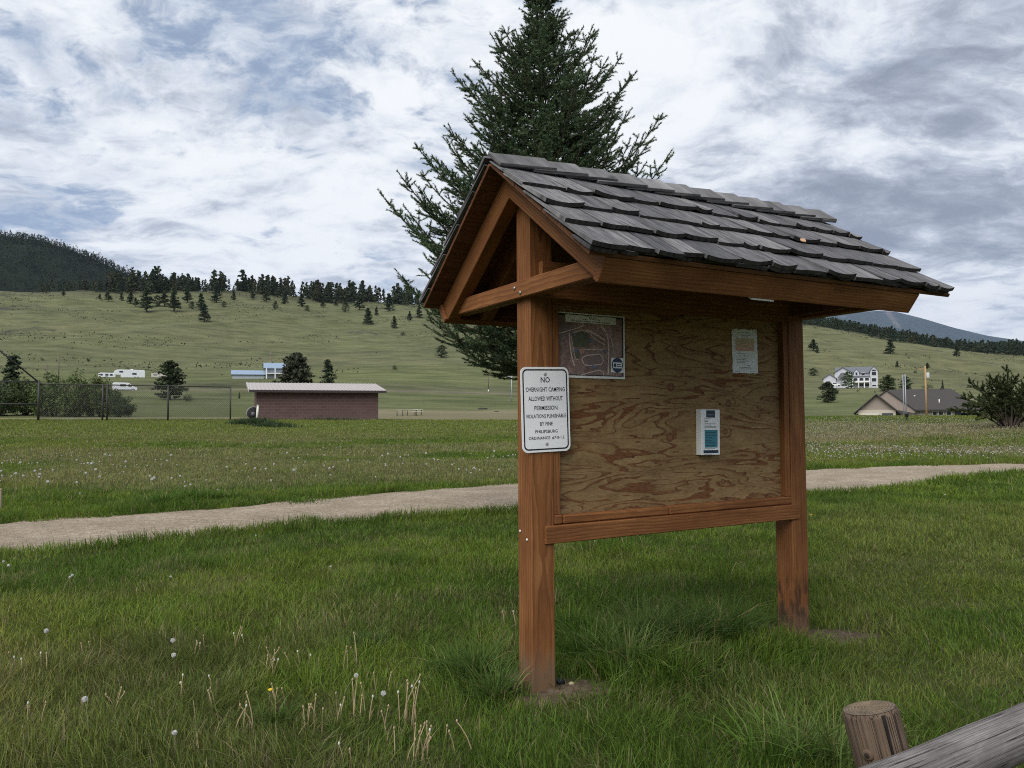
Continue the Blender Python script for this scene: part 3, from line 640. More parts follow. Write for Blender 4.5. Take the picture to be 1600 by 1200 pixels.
b = MB(); b.span(1.07, 1.108, ua, ub, -.1415, -.1298, .002, M=MF); o = b.build('white_strip', plain('white plastic strip', (.85,.86,.88), .35))  # plain white strip of unknown use below the beam
o.matrix_world = KM; tag(o, 'short white plastic strip fixed under the front eave beam of the kiosk', 'strip')
# dry leaf lying on the shakes
b = MB(); L0 = MF @ Matrix.Translation((.70, 1.50, .077))
b.prism([(-.02,0),(-.006,.014),(.012,.011),(.026,0),(.010,-.012),(-.008,-.012)], .004, L0 @ Matrix.Rotation(.5, 4, 'X')); o = b.build('dry_leaf', plain('tan dead leaf', (.42,.27,.17), .8)); o.matrix_world = KM
tag(o, 'small tan dead leaf lying on the grey roof shakes', 'leaf')
# ------------------------------------------------------------------ signs and papers (x right, y up, z towards the reader)
FACE = Matrix(((1,0,0,0),(0,0,-1,0),(0,1,0,0),(0,0,0,1)))
def rrect(w, h, r, n=6):
    P = []
    for cx, cy, a0 in ((w/2-r,h/2-r,0),(-w/2+r,h/2-r,90),(-w/2+r,-h/2+r,180),(w/2-r,-h/2+r,270)):
        for i in range(n+1): a = rad(a0+90*i/n); P.append((cx+r*math.cos(a), cy+r*math.sin(a)))
    return P
def ringmesh(b, A, B, z):
    t = bmesh.new(); a = [t.verts.new((x,y,z)) for x,y in A]; c = [t.verts.new((x,y,z)) for x,y in B]; n = len(A)
    for i in range(n): t.faces.new((a[i],a[(i+1)%n],c[(i+1)%n],c[i]))
    t.verts.index_update(); b._add(t, Matrix(), None)
def sheet(b, x0, x1, y0, y1, z): b.span(x0, x1, y0, y1, z-.0004, z)
mt, T = new_mat('white reflective sheet'); tc = T.n('ShaderNodeTexCoord').outputs['Object']; sy = T.sep(tc)[1]
ln_ = T.range(T.math('ABSOLUTE', T.math('SUBTRACT', T.math('FRACT', T.math('MULTIPLY', sy, 42)), .5)), .40, .5, 0, .30)
c = T.mix(T.math('MULTIPLY', ln_, T.range(T.noise(tc, 9, 4), .35, .65)), T.mix(T.range(T.noise(tc, 4, 4), .35, .65), (.78,.80,.83), (.86,.87,.89)), (.62,.66,.72))
REFL = finish(mt, T, c, .35, spec=.5)
INK = plain('black sign ink', (.012,.012,.014), .5)
sg = empty('regulation_sign', label='white metal rectangular sign with black camping rule lettering screwed on the near kiosk post', cat='sign')
sg.matrix_world = KM @ Matrix.Translation((.091,-.0042,1.502)) @ FACE @ Matrix.Rotation(rad(1.3), 4, 'Z')
b = MB(); b.prism(rrect(.305,.457,.034), .003); b.build('panel', REFL, sg)
b = MB(); ringmesh(b, rrect(.283,.434,.027), rrect(.268,.419,.021), .0036); b.build('border', INK, sg)
for s, f, h, w in (('NO',.151,.0655,.058),('OVERNIGHT CAMPING',.265,.0520,.247),('ALLOWED WITHOUT',.372,.0530,.217),('PERMISSION',.4816,.0510,.146),('VIOLATIONS PUNISHABLE',.578,.0450,.254),('BY FINE',.669,.0440,.080),('PHILIPSBURG',.7587,.0375,.142),('ORDINANCE  #7-8-1.2',.836,.0385,.226)):
    b = MB(); text_bm(b, s, w, h*.457, .001, (.5-f)*.457, bold=.012, depth=.0036); b.build('text_line', INK, sg)
for f in (.083,.905):
    b = MB(); b.lathe([(.001,.0030),(.0095,.0031),(.0090,.0055),(.006,.0068),(.001,.0070)], 12, Matrix.Translation((0,(.5-f)*.457,0))); b.build('screw', plain('dull zinc screw', (.34,.33,.32), .6), sg)
# trail map on the board
mw, mh = .470, .367
mp = empty('trail_map', label='framed aerial trail map poster at the upper left of the plywood board', cat='poster')
mp.matrix_world = KM @ Matrix.Translation((.432,.0460,1.8615)) @ FACE @ Matrix.Rotation(rad(-.3), 4, 'Z')
b = MB(); b.span(-mw/2, mw/2, -mh/2, mh/2, 0, .004, .001); b.build('backing', plain('white board', (.72,.72,.72), .5), mp)
mt, T = new_mat('aerial photograph print'); tc = T.n('ShaderNodeTexCoord').outputs['Object']
n1 = T.noise(tc, 9, 6, .65); n2 = T.noise(tc, 70, 5, .7)
c = T.ramp(T.math('ADD', T.math('MULTIPLY', n1, .6), T.math('MULTIPLY', n2, .4)), [(.33,(.075,.045,.042)),(.46,(.21,.13,.118)),(.56,(.31,.21,.185)),(.68,(.43,.31,.27))])
c = T.mix(T.range(T.noise(tc, 5, 3), .5, .62, 0, .6), c, (.12,.10,.11)); PRINT = finish(mt, T, c, .4)
b = MB(); b.span(-mw/2+.003, mw/2-.012, -mh/2+.014, mh/2-.008, .004, .0044); b.build('map_image', PRINT, mp)
b = MB()                                                              # thin black print margin at the top and right
for r in ((-mw/2+.003, mw/2-.012, mh/2-.018, mh/2-.008),(mw/2-.020, mw/2-.012, -mh/2+.014, mh/2-.018),(-mw/2+.003, mw/2-.020, -mh/2+.014, -mh/2+.019)): sheet(b, *r, .0050)
b.build('margin', INK, mp)
def mq(x, y): return ((x-125)/(1140-125)*mw-mw/2, mh/2-(y-95-(x-125)*.045)/(1100-95)*mh)    # from an enlargement of the poster
def road(b, pts, w, z):
    P = [Vector((*mq(*p),z)) for p in pts]
    for a, c in zip(P, P[1:]):
        d = (c-a).normalized(); n = Vector((-d.y,d.x,0))*w/2; e = d*w*.3; b.poly([a-n-e, c-n+e, c+n+e, a+n-e])
b = MB(); b.poly([Vector((*mq(x,y),.0047)) for x,y in ((345,640),(330,520),(350,430),(400,410),(500,380),(590,420),(600,520),(590,640))]); b.poly([Vector((*mq(x,y),.0047)) for x,y in ((360,660),(440,680),(450,830),(395,830))])
b.build('green_fields', plain('printed olive', (.095,.10,.06), .4, var=.35, scale=30), mp)
b = MB(); zz_ = .0053
road(b, [(135,440),(280,390),(400,350),(520,300)], .006, zz_); road(b, [(300,420),(310,560),(320,700),(345,830),(370,920)], .008, zz_); road(b, [(770,300),(850,400),(880,520),(885,700),(880,900),(875,1060)], .009, zz_)
road(b, [(330,480),(350,610),(370,720),(390,820),(440,840)], .004, zz_+.0002); road(b, [(360,420),(480,375),(580,405),(640,470),(720,540),(830,600)], .005, zz_+.0002); road(b, [(560,370),(700,440),(820,520)], .008, zz_+.0003)
road(b, [(480+0,840),(500,790),(560,765),(740,745),(795,790),(800,860),(770,905),(600,925),(520,910),(480,840)], .006, zz_+.0004); road(b, [(470,1070),(600,1030),(740,995),(790,1020),(810,1075)], .005, zz_+.0005); road(b, [(870,420),(920,480),(950,650),(960,720)], .004, zz_+.0006); road(b, [(440,680),(620,670),(800,680)], .004, zz_+.0007)
b.build('roads', plain('printed pale roads', (.56,.44,.39), .4, var=.2, scale=40), mp)
for x, y, r in ((625,540,.012),(395,690,.011),(820,700,.012),(650,945,.014),(380,450,.008)):
    b = MB(); c_ = mq(x,y); b.poly([Vector((c_[0]+r*1.3*math.cos(a*.785), c_[1]+r*.8*math.sin(a*.785), .0062)) for a in range(8)])
    b.build('water_mark', plain('printed blue grey', (.12,.145,.22), .4), mp)
b = MB(); c_ = mq(480,705); b.poly([Vector((c_[0]+.017*math.cos(a*.5236), c_[1]+.016*math.sin(a*.5236), .0062)) for a in range(12)]); b.build('ball_diamond', plain('printed salmon', (.36,.21,.17), .4), mp)
x0, y0 = mq(245,135); x1, y1 = mq(1000,262); b = MB(); sheet(b, x0, x1, y1-.008, y0, .0058); tl = b.build('title_label', plain('pale label', (.62,.63,.60), .5), mp)
cx = (x0+x1)/2; hh = (y0-y1+.008)
for s, w, q in (('Trails',.062,.20),('Loop is 1.5 miles long',.125,.48),('Blue markers indicate 1/10 mile increments',.268,.77)): b = MB(); text_bm(b, s, w, .0105, cx, y0-hh*q, bold=.012, depth=.0062); b.build('text_line', INK, tl)
x0, y0 = mq(922,800); x1, y1 = mq(1112,1040); b = MB(); sheet(b, x0, x1, y1, y0, .0058); bd = b.build('badge', plain('badge white', (.78,.80,.82), .4), mp)
cx, cy = (x0+x1)/2, (y0+y1)/2; b = MB(); b.poly([(cx+.040*math.cos(a*.2618), cy+.043*math.sin(a*.2618), .0063) for a in range(24)]); b.build('badge_oval', plain('badge navy', (.022,.042,.10), .4), bd)
b = MB(); sheet(b, cx-.031, cx+.031, cy-.018, cy+.016, .0069); b.build('badge_plate', plain('badge white', (.78,.80,.82), .4), bd)
b = MB()
for k_, (a0, a1) in enumerate(((-.004,.024),(-.006,.026))): sheet(b, cx+a0, cx+a1, cy+.002-.011*k_, cy+.007-.011*k_, .0075)
b.poly([(cx-.018+.009*math.cos(a*.524), cy-.001+.013*math.sin(a*.524), .0073) for a in range(12)]); b.build('badge_mark', plain('badge navy', (.022,.042,.10), .4), bd)
# faded laminated notice
nt = empty('paper_notice', label='faded white laminated notice with orange panel tacked high on the right of the board', cat='notice')
nt.matrix_world = KM @ Matrix.Translation((1.640,.0485,1.878)) @ FACE @ Matrix.Rotation(rad(.6), 4, 'Z')
nw, nh = .229, .290; rs = random.Random(8); P = []
for i in range(24): P.append((-nw/2+nw*i/24, -nh/2+rs.uniform(0,.005)))
for i in range(28): P.append((nw/2-rs.uniform(0,.004), -nh/2+nh*i/28))
for i in range(24): P.append((nw/2-nw*i/24, nh/2-rs.uniform(0,.010)))
for i in range(28): P.append((-nw/2+rs.uniform(0,.006), nh/2-nh*i/28))
mt, T = new_mat('crinkled faded paper'); tc = T.n('ShaderNodeTexCoord').outputs['Object']; wv = T.noise(tc, 30, 6, .65)
PAPER = finish(mt, T, T.ramp(wv, [(.3,(.60,.63,.66)),(.55,(.76,.79,.81)),(.75,(.84,.86,.87))]), .45, bump=wv, bstr=.6, bdist=.004)
b = MB(); b.prism(P, .0015); b.build('sheet', PAPER, nt)
mt, T = new_mat('orange faded print'); tc = T.n('ShaderNodeTexCoord').outputs['Object']; f = T.math('ADD', T.sep(tc)[1], T.math('MULTIPLY', T.noise(tc, 40, 4), .02))
ORANGE = finish(mt, T, T.ramp(T.range(f, -.01, .09), [(0,(.60,.30,.25)),(.4,(.60,.36,.27)),(.75,(.58,.44,.24)),(1,(.55,.48,.33))]), .5)
b = MB(); b.span(-.083, .083, .0, .084, .0014, .0020); b.build('orange_panel', ORANGE, nt)
GREY = plain('faded grey print', (.20,.21,.24), .5)
for w, x, y in ((.13,0,.118),(.11,.0,.103),(.05,0,.096),(.13,-.005,-.018),(.07,.02,-.031),(.10,-.028,-.046),(.09,-.033,-.056),(.11,-.02,-.066),(.08,-.035,-.076),(.03,.03,-.093),(.10,.0,-.106),(.11,.01,-.115),(.05,-.07,-.133),(.05,.07,-.133)):
    b = MB(); z = .0024; n_ = max(2, int(w/.016))
    for q in range(n_): a = x-w/2+w*q/n_; b.span(a, a+w/n_*rs.uniform(.6,.9), y-.0016, y+.0016, z-.0005, z)
    b.build('print_line', GREY, nt)
for q in range(5): b = MB(); b.span(-.07, -.07+rs.uniform(.05,.12), .066-q*.009, .0672-q*.009, .0022, .0026); b.build('print_line', GREY, nt)
for sx_ in (-.1,.1):
    b = MB(); b.lathe([(.001,.0015),(.004,.0018),(.003,.004),(.001,.0045)], 8, Matrix.Translation((sx_,.13,0))); b.build('tack', plain('galvanised bolt', (.35,.34,.33), .45, .7), nt)
# brochure holder
bx = empty('brochure_box', label='narrow white brochure holder with teal printed panel fixed to the middle of the board', cat='brochure holder')
bx.matrix_world = KM @ Matrix.Translation((1.290,.0497,1.361)) @ FACE @ Matrix.Rotation(rad(-.8), 4, 'Z')
bw, bh, bd_ = .155, .280, .046
b = MB(); b.span(-bw/2, bw/2, -bh/2, bh/2, 0, bd_, .002); b.build('case', plain('white card', (.76,.78,.80), .4, var=.04), bx)
NAVY = plain('dark navy print', (.018,.035,.06), .4); TEAL = plain('teal print', (.045,.19,.25), .4, var=.08)
b = MB(); sheet(b, -.036, .036, .090, .135, bd_+.0006); h_ = b.build('header_panel', NAVY, bx)
b = MB(); sheet(b, -.026, .020, .108, .1115, bd_+.0012); sheet(b, -.026, .026, .100, .1015, bd_+.0012); b.build('header_print', GREY, h_)
b = MB(); sheet(b, -.050, .056, -.094, .014, bd_+.0006); t_ = b.build('teal_panel', TEAL, bx)
rs = random.Random(2)
for q in range(6): b = MB(); sheet(b, -.042, -.042+rs.uniform(.05,.085), -.004-q*.0155, -.001-q*.0155, bd_+.0012); b.build('print_line', NAVY, t_)
b = MB(); sheet(b, -.052, -.024, .065, .071, bd_+.0006); b.build('print_line', NAVY, bx)
b = MB(); sheet(b, -.060, .062, -.128, -.110, bd_+.0006); b.build('footer_band', NAVY, bx)
for y, w in ((.083,.05),(.052,.09),(.044,.05),(.036,.095),(.028,.095),(-.101,.085),(-.134,.06)): b = MB(); sheet(b, -.05, -.05+w, y-.0012, y+.0012, bd_+.0006); b.build('print_line', NAVY, bx)
# ------------------------------------------------------------------ log rail in the near corner
def log_mat(name, dark, mid, light):
    mt, T = new_mat(name); g = T.attr('gc'); gx, gy, gz = T.sep(g)[0:3]
    f = T.noise(T.comb(T.math('MULTIPLY', gx, 2.2), T.math('MULTIPLY', gy, 250), T.math('MULTIPLY', gz, 250)), 1, 5, .62)
    l = T.noise(T.comb(T.math('MULTIPLY', gx, .5), T.math('MULTIPLY', gy, 48), T.math('MULTIPLY', gz, 48)), 1, 3, .5)
    bl = T.noise(T.comb(T.math('MULTIPLY', gx, 6), T.math('MULTIPLY', gy, 14), T.math('MULTIPLY', gz, 14)), 1, 5, .65)
    c = T.ramp(T.math('ADD', T.math('MULTIPLY', f, .55), T.math('MULTIPLY', bl, .45)), [(.33,dark),(.5,mid),(.68,light)])
    cr = T.range(T.math('ABSOLUTE', T.math('SUBTRACT', l, .5)), 0, .016, 1, 0); cr = T.math('MULTIPLY', cr, T.range(bl, .36, .46))
    c = T.mix(T.math('MULTIPLY', cr, .85), c, (.02,.016,.014))
    return finish(mt, T, c, .85, bump=T.math('SUBTRACT', T.math('MULTIPLY', f, .5), T.math('MULTIPLY', cr, 1.6)), bstr=.8, bdist=.006, spec=.2)
GLOG = log_mat('silver grey weathered log', (.055,.05,.048), (.165,.152,.145), (.33,.31,.295)); BLOG = log_mat('brown weathered log', (.04,.028,.02), (.105,.074,.052), (.19,.14,.10))
fp = Vector((.962, 2.12, .668)); fb_ = Vector((1.13, 2.00, -.2)); ax = (fp-fb_).normalized(); L_ = (fp-fb_).length
R = ax.to_track_quat('Z','Y').to_matrix().to_4x4()
lf = empty('log_rail_fence', (fb_.x, fb_.y, 0), label='weathered round log rail with leaning short post in the near right corner', cat='fence')
LI = Matrix.Translation((-fb_.x,-fb_.y,0))
t = MB(); NP2 = 44; rp = .0715
t.lathe([(rp*1.04,0),(rp*1.03,.2),(rp*1.0,.45),(rp*.99,.62),(rp*1.0,.74),(rp,L_-.012),(rp*.95,L_)], NP2, LI @ Matrix.Translation(fb_) @ R, axis=2, wob=.012, seed=5)
po = t.build('post', BLOG, lf)
mt, T = new_mat('cut log end'); g = T.n('ShaderNodeTexCoord').outputs['Object']
gv = T.attr('gc'); gx, gy, gz = T.sep(gv)[0:3]; d = T.vmath('LENGTH', T.comb(gx, gy, 0)); nz = T.noise(gv, 30, 5, .6); ang = T.noise(T.vmath('NORMALIZE', T.comb(gx, gy, 0)), 5, 4, .7)
rg = T.math('FRACT', T.math('ADD', T.math('MULTIPLY', d, 130), T.math('MULTIPLY', nz, 2.2)))
c = T.ramp(T.math('ADD', T.math('MULTIPLY', rg, .4), T.math('MULTIPLY', nz, .6)), [(.3,(.26,.20,.13)),(.5,(.17,.125,.08)),(.75,(.07,.052,.036))])
c = T.mix(T.range(d, .045, .075, 0, .65), c, (.085,.075,.065)); c = T.mix(T.range(T.math('ABSOLUTE', T.math('SUBTRACT', ang, .5)), 0, .018, .8, 0), c, (.02,.015,.012))
CUT = finish(mt, T, c, .9, bump=T.math('ADD', rg, nz), bstr=.5, bdist=.004)
bm = bmesh.new(); gl = bm.verts.layers.float_vector.new('gc'); rs = random.Random(5); ph = [rs.uniform(0,6.3) for _ in range(6)]
Mx = LI @ Matrix.Translation(fp) @ R; prev = None; c0v = bm.verts.new(Mx @ Vector((0,0,.0035))); c0v[gl] = (0,0,0)
for rr_ in (.02,.045,.0660):
    ring = []
    for k in range(NP2):
        a = k*2*math.pi/NP2; q = rr_*(1+.012*(math.sin(2*a+ph[0]+L_*1.3)+.7*math.sin(3*a+ph[1]-L_*2)+.5*math.sin(7*a+ph[2]+L_*.6)))
        v = bm.verts.new(Mx @ Vector((q*math.cos(a), q*math.sin(a), .0035 if rr_ < .06 else .0012))); v[gl] = (q*math.cos(a), q*math.sin(a), 0); ring.append(v)
    for k in range(NP2): bm.faces.new((c0v, ring[k], ring[(k+1)%NP2]) if prev is None else (prev[k], ring[k], ring[(k+1)%NP2], prev[(k+1)%NP2]))
    prev = ring
me = D.meshes.new('cut_end'); bm.to_mesh(me); bm.free(); me.materials.append(CUT); link(D.objects.new('cut_end', me), po)
def on_post(a_deg, h, r):
    a = rad(a_deg); return LI @ Matrix.Translation(fb_) @ R @ Matrix.Translation((0,0,h)) @ Matrix.Rotation(a, 4, 'Z') @ Matrix.Translation((r,0,0))
# dark drying check down the post's side and a knot
camd = Vector((0,0,1.46))-fp; base_a = math.degrees(math.atan2((R.inverted() @ camd).y, (R.inverted() @ camd).x))
b = MB(); b.tube([(on_post(base_a+24-4*i/9, L_-.004-.028*i, rp*1.0)).translation for i in range(9)], .0050, 6, .0022); b.build('drying_crack', plain('crack dark', (.012,.010,.009), .9), po)
b = MB(); b.lathe([(.016,-.006),(.0145,.003),(.011,.006),(.001,.004)], 14, on_post(base_a-28, L_-.098, rp*.985) @ Matrix.Rotation(math.pi/2, 4, 'Y'), wob=.04); kn_ = b.build('knot', plain('knot rim', (.105,.072,.05), .9), po)
b = MB(); b.lathe([(.0075,.0045),(.0065,.0066),(.001,.0069)], 12, on_post(base_a-28, L_-.098, rp*.985) @ Matrix.Rotation(math.pi/2, 4, 'Y')); b.build('knot_core', plain('knot dark', (.025,.018,.013), .9), kn_)
ra, rb_ = Vector((.30, 1.54, .548)), Vector((3.3, 3.36, .56)); ax = (rb_-ra); L2 = ax.length; R2 = ax.to_track_quat('Z','Y').to_matrix().to_4x4()
t = MB(); t.lathe([(.066*(1+.02*math.sin(z*5.1)+.015*math.sin(z*13)), z) for z in np.linspace(0, L2, 60)], 40, LI @ Matrix.Translation(ra) @ R2, axis=2, wob=.014, seed=11)
t.build('rail', GLOG, lf)
q = rb_-ax.normalized()*.35; t = MB(); t.lathe([(.075,-.2),(.073,.3),(.072,.62),(.066,.64)], 40, LI @ Matrix.Translation((q.x-.075,q.y+.125,0)), axis=2, wob=.012, seed=8); t.build('post', BLOG, lf)
# ------------------------------------------------------------------ bare earth at the posts
mt, T = new_mat('bare brown earth'); pos = T.n('ShaderNodeNewGeometry').outputs['Position']; n1 = T.noise(pos, 22, 6, .65); n2 = T.noise(pos, 120, 4, .7)
EARTH = finish(mt, T, T.ramp(T.math('ADD', T.math('MULTIPLY', n1, .5), T.math('MULTIPLY', n2, .5)), [(.34,(.055,.04,.028)),(.5,(.125,.092,.064)),(.64,(.22,.17,.125))]), .95, bump=T.math('ADD', n1, n2), bstr=.8, bdist=.02, spec=.1)
DIRT = [(gp(893,1078),.30,.19,.2),(gp(803,1063),.19,.15,.1),(gp(840,1096),.17,.10,0),(gp(1294,996),.36,.20,.3),(gp(1197,983),.24,.13,.2),(gp(1245,990),.22,.12,.2)]
for c, ra_, rb, sp_ in DIRT:
    n, m_ = 40, 12; V, F = [], []
    for ring in range(m_+1):
        q = ring/m_
        for k in range(n):
            a = k*2*math.pi/n; w_ = q*(1+.25*math.sin(2*a+c.x*9)+.16*math.sin(5*a+c.y*5)+.10*math.sin(11*a+c.x*3)); V.append([c.x+ra_*w_*math.cos(a), c.y+rb*w_*math.sin(a), .011-.020*q**3])
    V = np.array(V); V[:,2] += height(V[:,0], V[:,1])+(fbm(V[:,0]*28, V[:,1]*28, 3, 3)-.5)*.022
    I = np.arange((m_+1)*n).reshape(m_+1, n); J = np.roll(I, -1, 1); F = np.stack([I[:-1], I[1:], J[1:], J[:-1]], -1).reshape(-1,4)
    tag(mesh_np('bare_earth', V, F, EARTH, smooth=True), kind='structure')
def in_dirt(x, y):
    m_ = np.zeros(x.shape)
    for c, ra_, rb, _ in DIRT: m_ = np.maximum(m_, 1-sstep(.65, 1.1, np.hypot((x-c.x)/ra_, (y-c.y)/rb)))
    return m_
# ------------------------------------------------------------------ grass blades
GRASS = leaf_mat('grass blades', trans=.35, rough=.65, sheen=.12)
def blades(P, h, w, lean, az, col, seg=3, tipbend=.55, rng=RNG):
    n = len(P); dirx, diry = np.cos(az), np.sin(az); tw = az+rng.uniform(.6,2.5,n); sx, sy = np.cos(tw), np.sin(tw)
    V = []; prof = {3:[(0,1),(.38,.95),(.74,.62)], 2:[(0,1),(.55,.8)]}[seg]
    for t, wf in prof:
        off = lean*h*(t*(1-tipbend)+tipbend*t*t); z = h*t*(1-.32*np.minimum(lean,1.6)*t*t)
        c = np.stack([P[:,0]+dirx*off, P[:,1]+diry*off, P[:,2]+z-.006], -1); d = np.stack([sx,sy,np.zeros(n)], -1)*(w*wf*.5)[:,None]
        V += [c-d, c+d]
    V.append(np.stack([P[:,0]+dirx*lean*h, P[:,1]+diry*lean*h, P[:,2]+h*(1-.32*np.minimum(lean,1.6))], -1))
    k = len(V); V = np.stack(V, 1).reshape(-1,3); b = (np.arange(n)*k)[:,None]; F = []
    for s in range(seg-1): o = 2*s; F += [b+np.array([[o,o+1,o+3]]), b+np.array([[o,o+3,o+2]])]
    o = 2*(seg-1); F.append(b+np.array([[o,o+1,o+2]]))
    return V, np.concatenate(F, 0), np.repeat(col, k, 0)
def mixc(a, b, t): return a*(1-t[:,None])+np.array(b)*t[:,None]
def grass_color(x, y, r, px, py, rng):
    n = len(x); n1, n2, n3 = fbm(x/1.1, y/1.1, 4, 51), fbm(x/4.5, y/4.5, 3, 57), fbm(x/.35, y/.35, 2, 61)
    c = np.tile(np.array([.094,.140,.020]), (n,1))
    c = mixc(c, (.060,.104,.015), sstep(.38,.62,n1))
    c = mixc(c, (.140,.156,.034), sstep(.5,.72,n2)*.75)
    c = mixc(c, (.105,.110,.04), sstep(.52,.74,n3)*.30*(r < 12))
    lo = (r < 6.5)*(1-sstep(380,760,px))*sstep(.42,.62,n1+.08)                       # browner thatch, near left
    c = mixc(c, (.125,.130,.042), lo*.42)
    rt = sstep(1240,1360,px)*(r < 14)*sstep(.35,.6,n2+n3*.3); c = mixc(c, (.125,.148,.036), rt*.6)
    mid = sstep(15,18,r)*(1-sstep(38,50,r))*sstep(.36,.6,fbm(x/5, y/3, 4, 65))*(px < 1150); c = mixc(c, (.158,.164,.062), mid*.7)
    fl = sstep(30,44,r)*(px < 1100); c = mixc(c, (.132,.160,.036), fl*.75)
    rb = sstep(1050,1230,px)*sstep(24,29,r)*(1-sstep(46,58,r)); c = mixc(c, (.215,.195,.115), rb*sstep(.3,.55,fbm(x/5,y/4,3,71))*.75)
    c = c*1.38*rng.uniform(.66,1.34,(n,1))*np.stack([rng.uniform(.88,1.15,n), np.ones(n), rng.uniform(.8,1.25,n)], -1)
    dry = rng.random(n) < (.035+.08*sstep(.5,.7,n3)*(r < 9)+.06*lo+.16*(rb+mid)); c[dry] = np.array([.30,.25,.14])*rng.uniform(.55,1.1,(dry.sum(),1))
    return c
VV, FF, CC = [], [], []; base = 0
def emit(t):
    global base
    VV.append(t[0]); FF.append(t[1]+base); CC.append(t[2]); base += len(t[0])
for r0, r1, dens, hw, w, seg in ((2.3,5.5,5600,.90,.0044,3),(5.5,9,3300,.84,.0060,3),(9,15,1750,.78,.0088,2),(15,26,720,.74,.0140,2),(26,42,270,.73,.022,2),(42,63,120,.73,.034,2)):
    n = int((r1*r1-r0*r0)*hw*dens); r = np.sqrt(RNG.uniform(r0*r0, r1*r1, n)); a = RNG.uniform(-hw, hw, n); x, y = r*np.sin(a), r*np.cos(a)
    if r0 < 27: ps = path_side(x, y)
    else: ps = np.full(n, -50.)
    edge = fbm(x*1.7, y*1.7, 4, 5)*.85-.30
    keep = (ps < edge) & (RNG.random(n) > in_dirt(x, y)*.94); x, y, r, ps = x[keep], y[keep], r[keep], ps[keep]; n = len(x)
    z = height(x, y); P = np.stack([x,y,z], -1); px, py = proj_np(P)
    n1, n2 = fbm(x/.55, y/.55, 3, 81), fbm(x/2.6, y/2.6, 3, 83)
    h = (.040+.060*n1*n1*1.6+.040*n2)*RNG.uniform(.5,1.3,n)
    h *= 1+1.0*np.exp(-((ps+.22)/.22)**2)*(ps > -1.2)                                # taller along the path edges
    h *= np.where(r > 26, 1.1, 1)
    kx, ky = (x-KX)*math.cos(KYAW)+(y-KY)*math.sin(KYAW), -(x-KX)*math.sin(KYAW)+(y-KY)*math.cos(KYAW)
    uncut = np.exp(-((ky+.05)/.30)**2)*sstep(.15,.5,kx)*(1-sstep(1.75,2.1,kx)); h *= 1+1.25*uncut*fbm(x/.3,y/.3,2,91)
    h *= 1-.3*sstep(1280,1400,px)*(r < 9)
    lean = np.abs(RNG.normal(.5,.45,n))+.05; az = fbm(x/.5, y/.5, 2, 95)*8+RNG.uniform(-2.4,2.4,n)
    emit(blades(P, h, w*RNG.uniform(.6,1.3,n)*(1+.4*uncut), lean, az, grass_color(x, y, r, px, py, RNG), seg))
BG, LG, MG = (.080,.138,.030), (.135,.195,.055), (.080,.150,.022)
for px, py, rd, n, hh, col in ((745,1062,.20,330,.24,BG),(775,1095,.16,240,.20,BG),(815,1090,.10,50,.12,LG),(925,1030,.22,300,.27,MG),(980,1045,.25,380,.27,LG),(1010,1008,.25,320,.32,LG),(1065,1015,.26,360,.32,BG),(1120,1005,.24,330,.32,BG),(1150,1000,.2,240,.26,BG),(1205,1016,.15,110,.15,MG),(890,985,.2,160,.20,MG),
        (1250,1190,.16,120,.27,LG),(1300,1198,.12,110,.28,LG),(1210,1200,.16,120,.22,MG),(570,1012,.11,330,.10,(.06,.11,.035)),(430,1130,.15,120,.10,BG),(700,1050,.15,110,.15,MG),(1060,1065,.3,250,.19,MG),(940,1085,.2,120,.16,LG),
        (255,790,.5,700,.22,MG),(300,783,.5,600,.24,MG),(345,782,.4,450,.2,MG),(470,786,.5,260,.13,MG),(1060,742,.5,200,.16,MG)):
    c = gp(px, py); q = np.abs(RNG.normal(0,.55,n))*rd; t = RNG.uniform(0,6.283,n); x, y = c.x+q*np.cos(t), c.y+q*np.sin(t); keep = RNG.random(n) > in_dirt(x,y); x, y, t = x[keep], y[keep], t[keep]; n = len(x)
    P = np.stack([x,y,height(x,y)], -1); big_ = math.hypot(c.x,c.y) > 8
    cc = np.array(col)*RNG.uniform(.65,1.3,(n,1)); d = RNG.random(n) < .05; cc[d] = np.array([.32,.26,.12])
    emit(blades(P, hh*RNG.uniform(.5,1.25,n), (.012 if big_ else .0068)*RNG.uniform(.6,1.25,n), np.abs(RNG.normal(.75,.4,n)), t+RNG.normal(0,.7,n), cc, 3, .8))
for px, py, rd, n, hh in ((388,664,1.0,900,.42),(400,663,.9,700,.5),(425,667,1.0,500,.35),(440,668,1.0,250,.25),(478,656,1.2,350,.6),(455,656,1.5,260,.35),(520,657,2,200,.3)):
    c = gp(px, py, 20, 62); q = RNG.normal(0,.5,(n,2))*np.array([rd,rd*.5]); x, y = c.x+q[:,0], c.y+q[:,1]; P = np.stack([x,y,height(x,y)], -1)
    emit(blades(P, hh*RNG.uniform(.5,1.2,n), .05*RNG.uniform(.6,1.2,n), np.abs(RNG.normal(.5,.3,n)), RNG.uniform(0,6.28,n), np.array([.055,.082,.036])*RNG.uniform(.6,1.4,(n,1)), 2))
tag(mesh_np('grass', np.concatenate(VV), np.concatenate(FF), GRASS, np.concatenate(CC)), kind='stuff', label='green and straw coloured grass growing over the field')
VV, FF, CC = [], [], []; base = 0
